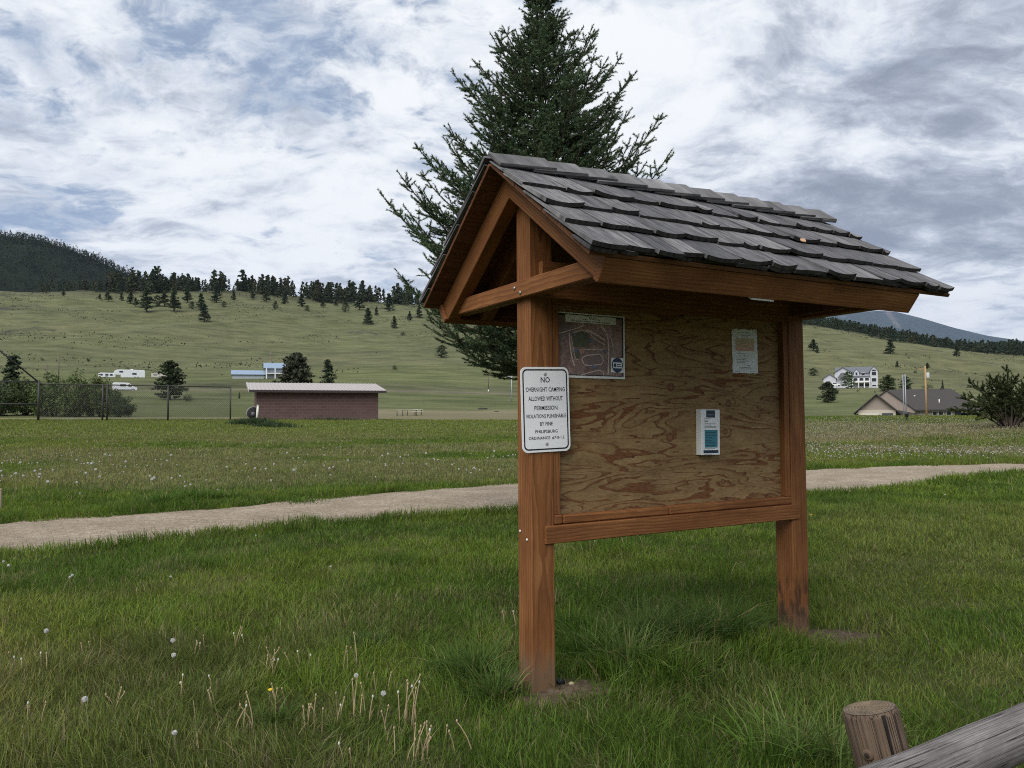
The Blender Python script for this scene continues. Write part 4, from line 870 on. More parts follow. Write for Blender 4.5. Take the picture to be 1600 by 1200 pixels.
# straw coloured standing stalks out in the field
n = 5200; px = np.concatenate([RNG.uniform(-60,830,n//2), RNG.uniform(1000,1660,n//2)]); 
rs_ = np.sqrt(RNG.uniform(13.5**2, 40**2, n)); a = np.array([az_of(v) for v in px]); x, y = rs_*np.sin(a), rs_*np.cos(a)
keep = (path_side(x,y) < -.9) & (fbm(x/2.2, y/2.2, 3, 7) > .50) & ((rs_ < 30) | (px > 1000)); x, y, rs_ = x[keep], y[keep], rs_[keep]; n = len(x)
emit(blades(np.stack([x,y,height(x,y)],-1), RNG.uniform(.10,.26,n), .0050*rs_/11, np.abs(RNG.normal(.12,.12,n)), RNG.uniform(0,6.28,n), np.array([.36,.29,.18])*RNG.uniform(.6,1.15,(n,1)), 2))
tag(mesh_np('dry_stalks', np.concatenate(VV), np.concatenate(FF), GRASS, np.concatenate(CC)), kind='stuff', label='pale dry stalks standing in the uncut field beyond the path')
# ------------------------------------------------------------------ dandelions gone to seed
FLUFF = leaf_mat('dandelion fluff', trans=.4, rough=.9, sheen=.05)
STRAW = plain('straw stalk', (.34,.265,.155), .8, var=.3, scale=9)
STEMG = plain('pinkish green stem', (.18,.17,.085), .7, var=.3, scale=9)
def stem_mesh(h, bend, r=.0022, seed=0, mat=None):
    rs = random.Random(seed); a = rs.uniform(0,6.28); b = MB()
    b.tube([(math.cos(a)*bend*t*t*h, math.sin(a)*bend*t*t*h, h*t-.02*(t == 0)) for t in (0,.3,.6,.85,1)], r*1.2, 5, r*.85)
    me = D.meshes.new('stem'); b.bm.to_mesh(me); b.bm.free(); me.materials.append(mat or STEMG)
    return me, (math.cos(a)*bend*h, math.sin(a)*bend*h, h)
def fluff_mesh(R, n=150, seed=0):
    g = np.random.default_rng(seed); d = g.normal(size=(n,3)); d /= np.linalg.norm(d, axis=1)[:,None]; V, F = [], []
    for i, q in enumerate(d):
        u = np.cross(q, g.normal(size=3)); u /= np.linalg.norm(u); w = np.cross(q, u); c = q*R*g.uniform(.8,1.05); s = R*.30
        V += [q*R*.15, c+u*s*.5, c-u*s*.25+w*s*.43, c-u*s*.25-w*s*.43]; k = 4*i; F += [[k+1,k+2,k+3],[k,k+1,k+2]]
    V = np.array(V); me_o = mesh_np('seed_head', V, np.array(F), FLUFF, np.tile(np.array([[.80,.80,.78]]), (len(V),1))); me = me_o.data; D.objects.remove(me_o); return me
DT = []
for k in range(6):
    h = (.13,.17,.20,.15,.23,.11)[k]; me, tip = stem_mesh(h, (.1,.3,.15,.5,.2,.25)[k], seed=k); DT.append((me, tip, fluff_mesh((.0115,.013,.014,.012,.0135,.010)[k], seed=k), h))
def dandelion(p, k, label, group=None, s=1.0, rz=0):
    me, tip, fl, h = DT[k]; e = empty('dandelion', (p.x,p.y,p.z), rz, label=label, cat='dandelion', group=group); e.scale = (s,)*3
    a = D.objects.new('stem', me); link(a, e); c = D.objects.new('seed_head', fl); link(c, e); c.location = tip; return e
NEARD = [(4,900,0,'white dandelion seed head at the left edge just below the gravel path'),(15,912,1,'white dandelion head just below and right of the one at the left edge'),(76,1040,2,'large white dandelion seed head on a short stem in the near left grass'),
 (274,1062,4,'upper of two white dandelion heads one above the other left of the stalks'),(275,1068,1,'lower of two white dandelion heads one above the other left of the stalks'),(139,1165,2,'round white dandelion head nearest the bottom left corner'),(98,930,3,'small white dandelion head leaning in grass below the path'),(108,926,0,'small white dandelion head right beside the leaning one below the path'),
 (518,905,5,'lone white dandelion head in lush grass midway to the path'),(590,1136,1,'white dandelion head among the straw stalks left of the kiosk post'),(536,1100,3,'half blown dandelion head between the straw stalk clusters'),(270,920,5,'small grey dandelion head in the grass left of centre'),(274,1196,0,'white dandelion head cut by the bottom edge of the photo'),(402,852,5,'tiny white dandelion head close to the near edge of the path'),(1480,785,5,'white dandelion head below the path at the far right'),(1178,832,5,'small white dandelion head seen under the board between the posts'),(945,845,0,'white dandelion head seen just below the board rail near the left post')]
for px, py, k, lb in NEARD: dandelion(gp(px, py), k, lb, None, 1.0 if py > 850 else 1.1, px*.7)
rs = random.Random(21); cand = []
for i in range(2600):
    px, py = (rs.uniform(-30,806), rs.triangular(680,796,715)) if rs.random() < .6 else (rs.uniform(1262,1640), rs.triangular(682,730,700))
    cand.append((py, px))
cand = [(py,px) for py,px in cand if float(path_side(*[np.array([v]) for v in gp(px,py)[:2]])[0]) < -.35]
pts = [(gp(px, py), px) for py, px in cand]
pts = [q for q in pts if fbm(np.array([q[0].x/2.4]), np.array([q[0].y/2.4]), 3, 19)[0] > .44 or q[1] > 1200]
pts.sort(key=lambda q: math.hypot(q[0].x, q[0].y))
NI = 270
LFT = [q for q in pts if q[1] < 1000]; RGT = [q for q in pts if q[1] > 1000]; rs.shuffle(LFT); LFT = LFT[:240]; LFT.sort(key=lambda q: math.hypot(q[0].x, q[0].y)); pts = LFT[:100]+RGT[:170]+LFT[100:]+RGT[170:520]
for i, (p, px) in enumerate(pts[:NI]):
    lf_ = px < 1000
    dandelion(p, i % 6, 'white dandelion seed head in the uncut field '+('left of the kiosk beyond the path' if lf_ else 'right of the kiosk beyond the path'), 'dandelion heads dotted over the field '+('left' if lf_ else 'right')+' of the kiosk', rs.uniform(1.3,2.1)*(1 if lf_ else .72), i*2.4)
V, F = [], []; oc = np.array([[1,0,0],[-1,0,0],[0,1,0],[0,-1,0],[0,0,1],[0,0,-1]],float); of = np.array([[0,2,4],[2,1,4],[1,3,4],[3,0,4],[2,0,5],[1,2,5],[3,1,5],[0,3,5]])
far_ = [(q[0].x, q[0].y) for q in pts[NI:]]
n = 4200; pxs = np.concatenate([RNG.uniform(1230,1700,n*3//4), RNG.uniform(560,860,n//8), RNG.uniform(-60,860,n-n*3//4-n//8)]); 
rr_ = np.concatenate([np.sqrt(RNG.uniform(20**2,56**2,n*3//4)), RNG.uniform(44,92,n//8), np.sqrt(RNG.uniform(17**2,50**2,n-n*3//4-n//8))])
a = np.array([az_of(v) for v in pxs]); x, y = rr_*np.sin(a), rr_*np.cos(a); k_ = (fbm(x/4, y/3, 3, 23) > .40) & (path_side(x,y) < -.8); far_ += list(zip(x[k_], y[k_]))
for i, (x, y) in enumerate(far_):
    z = float(height(x,y))+rs.uniform(.08,.24); s = rs.uniform(.010,.022)*(1+math.hypot(x,y)/130); V.append(oc*s+np.array([x,y,z])); F.append(of+6*i)
V = np.concatenate(V); tag(mesh_np('dandelion_fluff', V, np.concatenate(F), FLUFF, np.tile(np.array([[.46,.43,.37]]), (len(V),1))), kind='stuff', label='countless distant white dandelion heads speckling the far field')
def stalk_clump(px, py, n, h, label, group=None, seed=0, pale=False):
    rs = random.Random(seed); p = gp(px, py); e = empty('dandelion_stalks', (p.x,p.y,p.z), label=label, cat='dead dandelion', group=group)
    for i in range(n):
        me, tip = stem_mesh(h*rs.uniform(.6,1.15), rs.uniform(.05,.45), .0026, seed*17+i, STRAW); o = D.objects.new('stem', me); link(o, e); o.location = (rs.uniform(-.05,.05), rs.uniform(-.05,.05), 0)
        b = MB(); b.lathe([(.001,-.004),(.0045,0),(.005,.005),(.0025,.011),(.001,.012)], 6, Matrix.Translation(tip)); hd = b.build('bud', STRAW if rs.random() < .7 else plain('pale spent head', (.55,.53,.48), .9), o)
BIGC = {(418,1060):'cluster of bare straw dandelion stalks left of centre with tallest stems apart',(548,1050):'cluster of bare straw stalks beside the dark grass tuft',(635,1140):'densest cluster of bare dandelion stalks nearest the kiosk post',(650,1195):'cluster of bent bare stalks at the bottom edge below the densest cluster',(480,1135):'short cluster of bare stalks below the centre left group',(187,1115):'pair of bare straw stalks in the near left grass',(378,1015):'slim bare stalks highest up the lawn left of the kiosk'}
for i, (px, py, n, h) in enumerate(((418,1060,7,.15),(548,1050,4,.17),(635,1140,8,.19),(650,1195,8,.15),(480,1135,5,.13),(187,1115,3,.12),(378,1015,4,.14),(28,1062,3,.15),(62,1055,2,.13),(130,1025,2,.09),(51,1140,3,.13),(22,1165,1,.1),(280,1095,3,.12),(306,1028,4,.11),(470,1050,3,.12),(340,1105,2,.12),(445,1110,4,.12),(382,1150,4,.15),(527,1130,3,.15),(565,1135,5,.17),(725,1180,2,.14),(510,1165,1,.16),(325,1075,1,.08),(795,985,3,.12),(620,1195,2,.12),(548,1195,2,.11),(590,1150,2,.16),(600,1085,2,.12),(700,1160,1,.1),(1030,1000,2,.2),(1000,860,2,.16),(975,855,2,.16),(1140,905,1,.15),(920,862,2,.14))):
    under = px > 850
    stalk_clump(px, py, n, h, BIGC.get((px,py), 'few bare straw dandelion stalks in the grass '+('behind the kiosk board' if under else 'left of the kiosk')), None if (px,py) in BIGC else 'bare dandelion stalks in the lawn '+('behind' if under else 'left of')+' the kiosk', i+3)
YEL = plain('yellow petals', (.62,.42,.02), .6)
for px, py, lb in ((420,1108,'small yellow dandelion flower low in the near lawn'),(1267,815,'small yellow dandelion flower by the far post below the path')):
    p = gp(px, py); e = empty('dandelion_flower', (p.x,p.y,p.z), label=lb, cat='flower'); me, tip = stem_mesh(.09, .1, seed=px, mat=STEMG); link(D.objects.new('stem', me), e)
    b = MB(); b.lathe([(.002,-.004),(.011,.001),(.015,.005),(.010,.009),(.001,.010)], 14, Matrix.Translation(tip), wob=.1); b.build('flower_head', YEL, e)
# scraps at the foot of the near post
p = gp(876, 1072); b = MB(); b.box((.042,.034,.026), Matrix.Rotation(.5,4,'Z'), .005); b.lathe([(.013,.0),(.012,.017),(.001,.018)], 12); o = b.build('plastic_block', plain('black plastic', (.012,.012,.013), .4), None, (p.x,p.y,p.z+.02)); tag(o, 'small black plastic block lying on bare earth at the foot of the near post', 'scrap')
p = gp(893, 1073); b = MB(); b.lathe([(.004,-.006),(.013,-.003),(.015,.004),(.009,.010),(.001,.012)], 9, wob=.09, seed=3); o = b.build('pebble', plain('tan pebble', (.33,.27,.19), .8), None, (p.x,p.y,p.z+.014)); tag(o, 'small tan pebble on bare earth beside the black block', 'stone')
# ------------------------------------------------------------------ the big spruce behind the kiosk
BARK = plain('spruce bark', (.085,.062,.045), .9, var=.4, scale=14)
NEEDLE = leaf_mat('spruce needles', trans=.12, rough=.5, sheen=.3)
def tubes_np(segs, n=5):
    """segs: list of (p0,p1,r0,r1) -> V,F"""
    V, F = [], []; k = 0
    for p0, p1, r0, r1 in segs:
        d = (p1-p0).normalized(); a = d.orthogonal().normalized(); b = d.cross(a)
        for p, r in ((p0,r0),(p1,r1)):
            for i in range(n): t = i*2*math.pi/n; V.append(p+(a*math.cos(t)+b*math.sin(t))*r)
        for i in range(n): F.append((k+i,k+(i+1)%n,k+n+(i+1)%n,k+n+i))
        k += 2*n
    return np.array([tuple(v) for v in V]), np.array(F)
def needles(S0, S1, per_m, nlen, nw, col, rng, ang=.75):
    """needle triangles round every shoot S0->S1 (arrays)"""
    L = np.linalg.norm(S1-S0, axis=1); cnt = np.maximum(3, (L*per_m).astype(int)); idx = np.repeat(np.arange(len(L)), cnt); n = len(idx)
    t = rng.random(n)[:,None]; P = S0[idx]*(1-t)+S1[idx]*t; d = (S1-S0)[idx]/np.maximum(L[idx,None],1e-6)
    q = rng.normal(size=(n,3)); q -= d*(q*d).sum(1)[:,None]; q /= np.linalg.norm(q,axis=1)[:,None]
    a = ang*rng.uniform(.7,1.3,n)[:,None]; v = d*np.cos(a)+q*np.sin(a); s = np.cross(v, q+rng.normal(size=(n,3))*.4); s /= np.linalg.norm(s,axis=1)[:,None]+1e-9
    l = nlen*rng.uniform(.7,1.2,n)[:,None]; V = np.stack([P-s*nw/2, P+s*nw/2, P+v*l], 1).reshape(-1,3)
    F = np.arange(3*n).reshape(n,3); c = col[idx]*rng.uniform(.75,1.3,(n,1)); return V, F, np.repeat(c,3,0)
def spruce(px, dist, seed=3):
    rs = random.Random(seed); rng = np.random.default_rng(seed); p = at(px, dist); m_ = dist/FPX
    zt = EYE+(651.5+36)*m_+.02; H = zt-p.z
    prof = [(0.0,.9),(1.7,.7),(2.2,1.10),(2.5,1.5),(2.9,2.0),(3.6,2.25),(4.1,2.22),(4.7,1.98),(5.2,1.66),(5.8,1.40),(6.4,1.10),(6.9,.70),(7.2,.36),(7.5,.10),(8,0)]
    zs, rr = [a for a,_ in prof], [b for _,b in prof]
    segs, s0, s1, sc = [], [], [], []
    e = empty('spruce_tree', (p.x,p.y,p.z), label='tall dark green spruce with upturned branch tips standing right behind the kiosk', cat='tree')
    tr = [Vector((.03*math.sin(z*1.1), .02*math.cos(z), z)) for z in np.linspace(-.2, H, 18)]
    for a, b in zip(tr, tr[1:]): segs.append((a, b, .135*(1-max(0,a.z)/H)+.008, .135*(1-max(0,b.z)/H)+.008))
    def shoot(a, b, tone):
        s0.append(tuple(a)); s1.append(tuple(b)); sc.append(tone)
    up = Vector((0,0,1))
    def branch(base, az, L, rise, zfrac):
        """main limb, flat spray of side shoots"""
        out = Vector((math.cos(az), math.sin(az), 0)); side = Vector((-math.sin(az), math.cos(az), 0)); n = max(5, int(L/.11)); pts = []
        curl = rs.uniform(-.12,.12)
        for i in range(n+1):
            t = i/n; z = rise*t+(-.22*math.sin(t*math.pi)*(1-zfrac)+.40*t**3*(.55+.5*(1-zfrac)))*L*.75
            pts.append(base+out*L*t*(1-.06*t)+up*z+side*curl*L*t*t)
        for i in range(n):
            r0 = .020*L/1.6*(1-i/n)+.004; segs.append((pts[i], pts[i+1], r0, max(.003, r0-.018*L/1.6/n)))
        tone0 = rs.uniform(.8,1.15)
        for i in range(1, n+1):
            t = i/n; d = (pts[i]-pts[i-1]).normalized()
            if t > .35: shoot(pts[i-1], pts[i], tone0)
            if t < .22: continue
            for sd_ in (-1,1):
                if rs.random() < .16: continue
                l2 = min(.62*L, .85)*(1.02-t)**.8*rs.uniform(.55,1.15)*(.6+.4*min(1,t*2.2))+.09
                f = rs.uniform(.45,.95); dd = (d*f+side*sd_*1.0+up*rs.uniform(-.22,.30)).normalized()
                q = pts[i-1].lerp(pts[i], rs.random()); m2 = max(2, int(l2/.10)); prev = q
                for j in range(m2):
                    u = (j+1)/m2; nx = q+dd*l2*u+up*(.10*u*u-.05*math.sin(u*3.1))*l2+d*(.12*u*u)*l2
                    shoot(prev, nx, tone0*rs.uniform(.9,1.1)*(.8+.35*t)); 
                    if j < m2-1 or l2 > .3:
                        for s3 in (-1,1):
                            if rs.random() < .28: continue
                            ax_ = (nx-prev).normalized(); sv = ax_.cross(up).normalized()*s3
                            l3 = rs.uniform(.07,.17)*(1.15-.5*u); e3 = prev.lerp(nx, rs.random())
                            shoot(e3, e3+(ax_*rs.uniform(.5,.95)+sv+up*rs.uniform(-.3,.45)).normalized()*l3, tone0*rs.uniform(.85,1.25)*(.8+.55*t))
                    prev = nx
        shoot(pts[-1], pts[-1]+(pts[-1]-pts[-2]).normalized()*.09, tone0*1.1)
    z = 2.2; k = 0
    while z < H-.12:
        zf = z/H; nb = 8 if zf < .6 else 7 if zf < .85 else 5; ph = rs.uniform(0,6.28)
        for i in range(nb):
            az = ph+i*2*math.pi/nb+rs.uniform(-.3,.3); rise_k = (.02 if zf < .4 else .02+.95*(zf-.4)/.6)
            # length so that the raised tip lies on the outline
            L = .3
            for _ in range(8): tipz = z+L*(rise_k+.22); L = float(np.interp(tipz, zs, rr))*1.05
            L = max(.14, L*rs.uniform(.76,1.06)*(.97 if math.cos(az) < 0 else .95))
            if rs.random() < .04: continue; 
            if rs.random() < .05: L *= 1.10
            branch(Vector((0,0,z+rs.uniform(-.05,.05))), az, L, rise_k*L+rs.uniform(-.05,.05)*L, zf)
        z += .30*(1-.45*zf)*rs.uniform(.85,1.15); k += 1
        if zf > .25 and rs.random() < .8:                           # weaker limbs between whorls
            for i in range(3):
                L = float(np.interp(z+.3, zs, rr))*rs.uniform(.35,.8); branch(Vector((0,0,z+rs.uniform(-.15,.1))), rs.uniform(0,6.28), max(.15,L), .3*L*zf, zf)
    shoot(Vector((0,0,H-.35)), Vector((0,0,H+.02)), 1.0)
    V, F = tubes_np(segs); mesh_np('trunk', V, F, BARK, smooth=True, parent=e)
    S0, S1 = np.array(s0), np.array(s1); tone = np.array(sc)[:,None]
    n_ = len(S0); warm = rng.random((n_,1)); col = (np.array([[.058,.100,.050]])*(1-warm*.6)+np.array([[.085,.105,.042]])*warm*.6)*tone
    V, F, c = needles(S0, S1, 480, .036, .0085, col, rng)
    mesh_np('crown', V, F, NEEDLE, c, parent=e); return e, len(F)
sp_tree, nf_ = spruce(850, 10.4); print('spruce faces', nf_)
# ------------------------------------------------------------------ tree kinds for the middle distance
TRUNK = plain('grey brown bark', (.09,.07,.055), .9, var=.35, scale=6)
LEAFM = leaf_mat('foliage', trans=.2, rough=.6, sheen=.2)
def tris(P, size, rng, flat=.6):
    n = len(P); a = rng.normal(size=(n,3)); a[:,2] *= flat; a /= np.linalg.norm(a,axis=1)[:,None]; b = np.cross(a, rng.normal(size=(n,3))); b /= np.linalg.norm(b,axis=1)[:,None]
    s = size[:,None]; V = np.stack([P+a*s, P-a*s*.5+b*s*.6, P-a*s*.5-b*s*.6], 1).reshape(-1,3); return V, np.arange(3*n).reshape(n,3)
def crown_pts(kind, rng, nb, per):
    """unit height tree -> points, sizes, tones"""
    P, S, C = [], [], []
    if kind in ('fir','pine','round'):
        w = .21 if kind == 'fir' else .27 if kind == 'pine' else .4
        for i in range(nb):
            z = .07+.90*(i+rng.random())/nb if kind == 'fir' else .14+.83*(i+rng.random())/nb
            t = (z-.05)/.95
            R = w*(1-t)**.85+.02 if kind == 'fir' else w*(1-(2*abs(t-.36))**2.2*.55)*(1.08-t*.80)
            if kind == 'round': z = .05+.94*(i+rng.random())/nb; R = .40*max(.02,1-((z-.40)/.60)**2 if z > .4 else 1-((z-.4)/.55)**2)**.55*(1-.25*z)
            R *= rng.uniform(.62,1.18); a = rng.uniform(0,6.283); q = rng.random(per)**.6
            droop = -.10 if kind == 'fir' else .10
            p = np.stack([np.cos(a)*R*q, np.sin(a)*R*q, z+droop*R*q+rng.normal(0,.010,per)], 1)+rng.normal(0,.016,(per,3))*np.array([1,1,.6]); P.append(p)
            S.append(np.full(per,.030 if kind == 'fir' else .036)*rng.uniform(.7,1.3,per)); C.append(np.full(per, rng.uniform(.75,1.25)))
        P.append(np.array([[0,0,.985],[0,0,.965],[.005,0,.95]])); S.append(np.full(3,.02)); C.append(np.ones(3))
    else:
        for i in range(nb):
            d = rng.normal(size=3); d[2] = abs(d[2])*.9-.12; d /= np.linalg.norm(d); c = np.array([d[0]*.46, d[1]*.46, .22+d[2]*.60])*rng.uniform(.55,1.05); rr = rng.uniform(.09,.19)
            v = rng.normal(size=(per,3)); v /= np.linalg.norm(v,axis=1)[:,None]; p = c+v*rr*(rng.random((per,1))**.4); p[:,2] = np.maximum(p[:,2], .02)
            P.append(p); S.append(np.full(per,.030)*rng.uniform(.6,1.3,per)); C.append(np.full(per, rng.uniform(.7,1.3)))
    return np.concatenate(P), np.concatenate(S), np.concatenate(C)
_tm = {}
def tree_meshes(kind, k, col, nb=70, per=26, warm=(.06,.07,.025)):
    key = (kind, k, col)
    if key not in _tm:
        rng = np.random.default_rng(k*7+len(kind)); P, S, Cc = crown_pts(kind, rng, nb, per); V, F = tris(P, S, rng)
        n = len(P); c = np.array(col)*Cc[:,None]*rng.uniform(.7,1.3,(n,1)); w = rng.random(n) < .18; c[w] = np.array(warm)*rng.uniform(.7,1.2,(w.sum(),1))
        o = mesh_np('crown', V, F, LEAFM, np.repeat(c,3,0)); cm = o.data; D.objects.remove(o)
        b = MB(); 
        if kind == 'bush':
            for i in range(6): a = i*1.05; b.tube([(.02*math.cos(a),.02*math.sin(a),-.05),(.14*math.cos(a),.14*math.sin(a),.22),(.30*math.cos(a),.30*math.sin(a),.55)], .018, 5, .006)
        else: b.tube([(0,0,-.06),(.004,0,.5),(0,0,.97)], .020 if kind == 'fir' else .024, 6, .004)
        me = D.meshes.new('trunk'); b.bm.to_mesh(me); b.bm.free(); me.materials.append(TRUNK); _tm[key] = (cm, me)
    return _tm[key]
DKG, PNG, GRN = (.042,.066,.036), (.052,.074,.036), (.060,.092,.028)
def tree(name, p, h, wf, kind, k, col, label, group=None, cat='tree', nb=70, per=26, warm=(.06,.07,.025)):
    cm, tm = tree_meshes(kind, k, col, nb, per, warm); e = empty(name, (p.x,p.y,p.z), k*1.7+p.x, label=label, cat=cat, group=group); e.scale = (h*wf, h*wf, h)
    o = D.objects.new('trunk' if kind != 'bush' else 'stems', tm); link(o, e); o = D.objects.new('crown', cm); link(o, e); return e
HILL = [ # px, base y, height px, kind, width factor
 (99,463,9,'pine',1.2),(169,471,15,'pine',1.2),(156,469,9,'pine',1),(204,475,17,'pine',1.2),(229,488,36,'pine',1.15),(272,487,32,'pine',1.1),(257,479,22,'pine',1.2),(338,473,28,'fir',1.2),(314,484,24,'fir',1.3),(319,503,27,'fir',1.35),
 (416,472,18,'pine',1.2),(445,475,18,'fir',1.3),(471,479,20,'fir',1.4),(562,485,26,'pine',1.1),(575,507,26,'fir',1.35),(608,486,28,'fir',1.3),(616,513,19,'fir',1.3),(508,470,14,'bush',.9),(629,524,7,'bush',1),(293,473,20,'pine',1.2),(395,468,14,'pine',1.2),(690,559,20,'round',1.15),(617,578,10,'bush',.6),
 (430,483,12,'round',.9),(505,481,14,'pine',1),(540,488,16,'round',.9),(588,493,14,'fir',1.1),(640,502,16,'pine',1),(655,497,22,'fir',1.1),(365,469,15,'fir',1.1),(245,479,16,'round',.9),(300,483,11,'round',.9),(212,479,13,'pine',1.1),(350,480,9,'round',1),(480,486,9,'round',1),(190,470,12,'fir',1.2),(525,478,15,'fir',1),
 (1271,548,17,'pine',1.5),(1277,552,11,'fir',1.2),(1391,553,21,'fir',1.5),(1495,557,15,'fir',1.4),(1271,587,11,'round',1.5),(1402,574,9,'fir',1.3),(1449,577,9,'pine',1.4)]
HL = {(319,503):'dark conifer lowest on the bare left hillside below the ridge wood',(229,488):'largest dark pine at the foot of the left ridge wood',(272,487):'broad dark pine just right of the largest pine below the ridge wood',(575,507):'lone conifer on the slope nearest the left side of the big spruce',(616,513):'small lone conifer half way down the slope beside the big spruce',(690,559):'lone round pine low on the slope left of the kiosk under the spruce branches',(617,578):'small green bush at the foot of the slope above the picnic tables',
 (1391,553):'tall dark conifer alone on the right slope above the white house',(1495,557):'dark conifer near the wood edge on the right slope',(1271,548):'dark pine on the right slope touching the kiosk post',(1277,552):'small slim conifer on the right slope close to the kiosk post',(1271,587):'round dark pine low on the right slope beside the kiosk post',(1402,574):'small conifer midway down the right slope above the tree row',(1449,577):'small dark tree behind the top of the utility pole',(99,463):'small round pine by itself high on the far left slope',(338,473):'tall pointed conifer standing in front of the left ridge wood',(314,484):'pointed conifer just above the lowest one on the left slope',(629,524):'low dark bush on the slope just left of the spruce'}
for i, (px, y, hp, kd, wf) in enumerate(HILL):
    p = gp(px, y, 150); sc = mpp(p); nm = 'shrub' if kd == 'bush' else 'hill_tree'
    tree(nm, p, hp*sc, wf*1.3, kd, i % 4, DKG if kd == 'fir' else PNG, HL.get((px,y), 'dark pine on the edge of the wood along the left ridge'), None if (px,y) in HL else 'pines below the left ridge wood', 'shrub' if kd == 'bush' else 'tree')
for i, (px, y, hp) in enumerate(((1432,578,4),(1430,583,5),(1462,583,3.5),(1510,585,3),(1542,593,3.5),(1562,591,4.5),(1452,560,3),(1420,560,3),(1345,568,3),(1340,612,3.5),(1310,560,3))):
    p = gp(px, y, 150); tree('shrub', p, hp*mpp(p), 1, 'bush', i % 2, PNG, 'tiny dark shrub dotted on the right hillside', 'shrubs on the right hillside', 'shrub', nb=14, per=26)
def mid(px, r, ytop, wf, kd, k, col, label, name='tree', ybase=None, cat='tree', **kw):
    p = gp(px, ybase, 20) if ybase else at(px, r); d = math.hypot(p.x,p.y); h = EYE+d*tanel(px, ytop)-p.z; return tree(name, p, h, wf, kd, k, col, label, None, cat, **kw)
mid(265,150,564,1.15,'round',5,PNG,'rounded dark pine behind the right part of the wire fence', nb=110, per=34)
mid(461,118,553,.95,'round',6,(.060,.070,.042),'large dark full tree rising behind the block building', nb=150, per=40, warm=(.075,.065,.045))
mid(512,215,561,1.55,'fir',2,DKG,'neat pointed conifer right of the big tree behind the block building', nb=90, per=30)
mid(19,120,554,1.35,'fir',3,DKG,'dark pointed spruce at the left edge behind the wire fence', nb=100, per=34)
mid(293,0,613,1.2,'bush',1,PNG,'small dark bush between the pine and the fence end', 'shrub', 627, 'shrub', nb=30)
mid(374,0,613,1.0,'fir',1,DKG,'tiny young conifer left of the block building', 'young_tree', 623, nb=40)
for px, r, yt, wf, k, col, lb in ((-22,98,585,1.0,2,(.070,.100,.040),'dark bush at the left edge behind the backstop rail'),(40,100,583,1.0,3,(.078,.112,.038),'broad green bush behind the first fence post'),(85,96,577,.85,4,(.086,.125,.038),'tall green bush second in the row behind the fence'),(122,93,576,.85,5,(.092,.132,.040),'tallest light green bush in the row behind the fence'),(158,92,581,.85,6,(.085,.120,.036),'rounded green bush left of the double gate post'),(186,88,606,1.0,7,(.068,.100,.042),'low dark bush at the right end of the row behind the double post')):
    mid(px, r, yt, wf, 'bush', k, col, lb, 'shrub', None, 'shrub', nb=110, per=60)
mid(1326,335,581,1.05,'round',8,(.075,.125,.03),'bright green leafy tree in front of the white house', nb=50, per=40)
mid(1294,0,597,1.35,'round',7,(.062,.075,.040),'dark bushy double topped conifer below the white house', ybase=629, nb=100, per=34)
mid(1301,0,601,1.1,'fir',2,DKG,'slim conifer top behind the bushy double conifer', ybase=627)
mid(1387,0,586,1.45,'round',2,(.055,.085,.032),'widest round tree right of the white house', ybase=612, nb=100, per=34)
mid(1416,0,588,1.3,'round',3,DKG,'dark round tree directly behind the two metal poles', ybase=611)
mid(1449,0,597,1.5,'bush',3,PNG,'low dark bush behind the wooden utility pole', 'shrub', 608, 'shrub', nb=40)
mid(1473,0,594,.8,'fir',0,DKG,'slim spire shaped conifer above the brown roof', ybase=613)
# ------------------------------------------------------------------ woods that read as one mass
def wood(name, pts, hts, col, label, nb=13, per=9, seed=1, kinds=('pine','fir','pine')):
    rng = np.random.default_rng(seed); VV, FF, CC = [], [], []; base = 0; temps = []
    for k in range(6):
        P, S, Cc = crown_pts(kinds[k % len(kinds)], rng, nb, per); temps.append((P, S*2.1, Cc))
    for i, (p, h) in enumerate(zip(pts, hts)):
        P, S, Cc = temps[i % 6]; a = rng.uniform(0,6.28); c_, s_ = math.cos(a), math.sin(a); Q = np.stack([P[:,0]*c_-P[:,1]*s_, P[:,0]*s_+P[:,1]*c_, P[:,2]], 1)*h*np.array([1.25,1.25,1])+np.array(p)
        V, F = tris(Q, S*h, rng); VV.append(V); FF.append(F+base); base += len(V); c = np.array(col)*rng.uniform(.7,1.35)*Cc[:,None]*np.array([rng.uniform(.85,1.3),1,rng.uniform(.8,1.1)]); CC.append(np.repeat(c,3,0))
    tag(mesh_np(name, np.concatenate(VV), np.concatenate(FF), LEAFM, np.concatenate(CC)), kind='stuff', label=label)
def ridge_pts(n, x0, x1, r0, r1, dens, seed):
    rng = np.random.default_rng(seed); out = []
    while len(out) < n:
        px = rng.uniform(x0, x1); r = rng.uniform(r0, r1)
        if rng.random() < dens(px, r): out.append(tuple(at(px, r)))
    return out
rg = np.random.default_rng(5)
pl_ = ridge_pts(1300, 170, 1190, 690, 820, lambda x, r: (1 if r > 712+20*math.sin(x*.021)+14*math.sin(x*.07) else .05)*(.25+.75*(math.sin(x*.05)+math.sin(x*.131+1) > -.5)), 3)
hts = [(rg.uniform(7,13)+(rg.random() < .3)*rg.uniform(3,9))*(1.2 if az_of(200) < math.atan2(p[0],p[1]) < az_of(245) else 1) for p in pl_]
wood('ridge_wood', pl_, hts, (.048,.066,.036), 'dark conifer wood along the top of the left ridge', 20, 12, 2, ('fir','pine','fir'))
pl_ = ridge_pts(60, 60, 180, 715, 780, lambda x, r: 1, 9); wood('ridge_copse', pl_, [rg.uniform(6,11) for _ in pl_], (.046,.062,.036), 'thin line of pines on the ridge below the forested hill', 14, 10, 4)
pl_ = ridge_pts(2300, 1180, 1900, 672, 960, lambda x, r: 1 if r > 694+16*math.sin(x*.03)+10*math.sin(x*.11) else .04, 6)
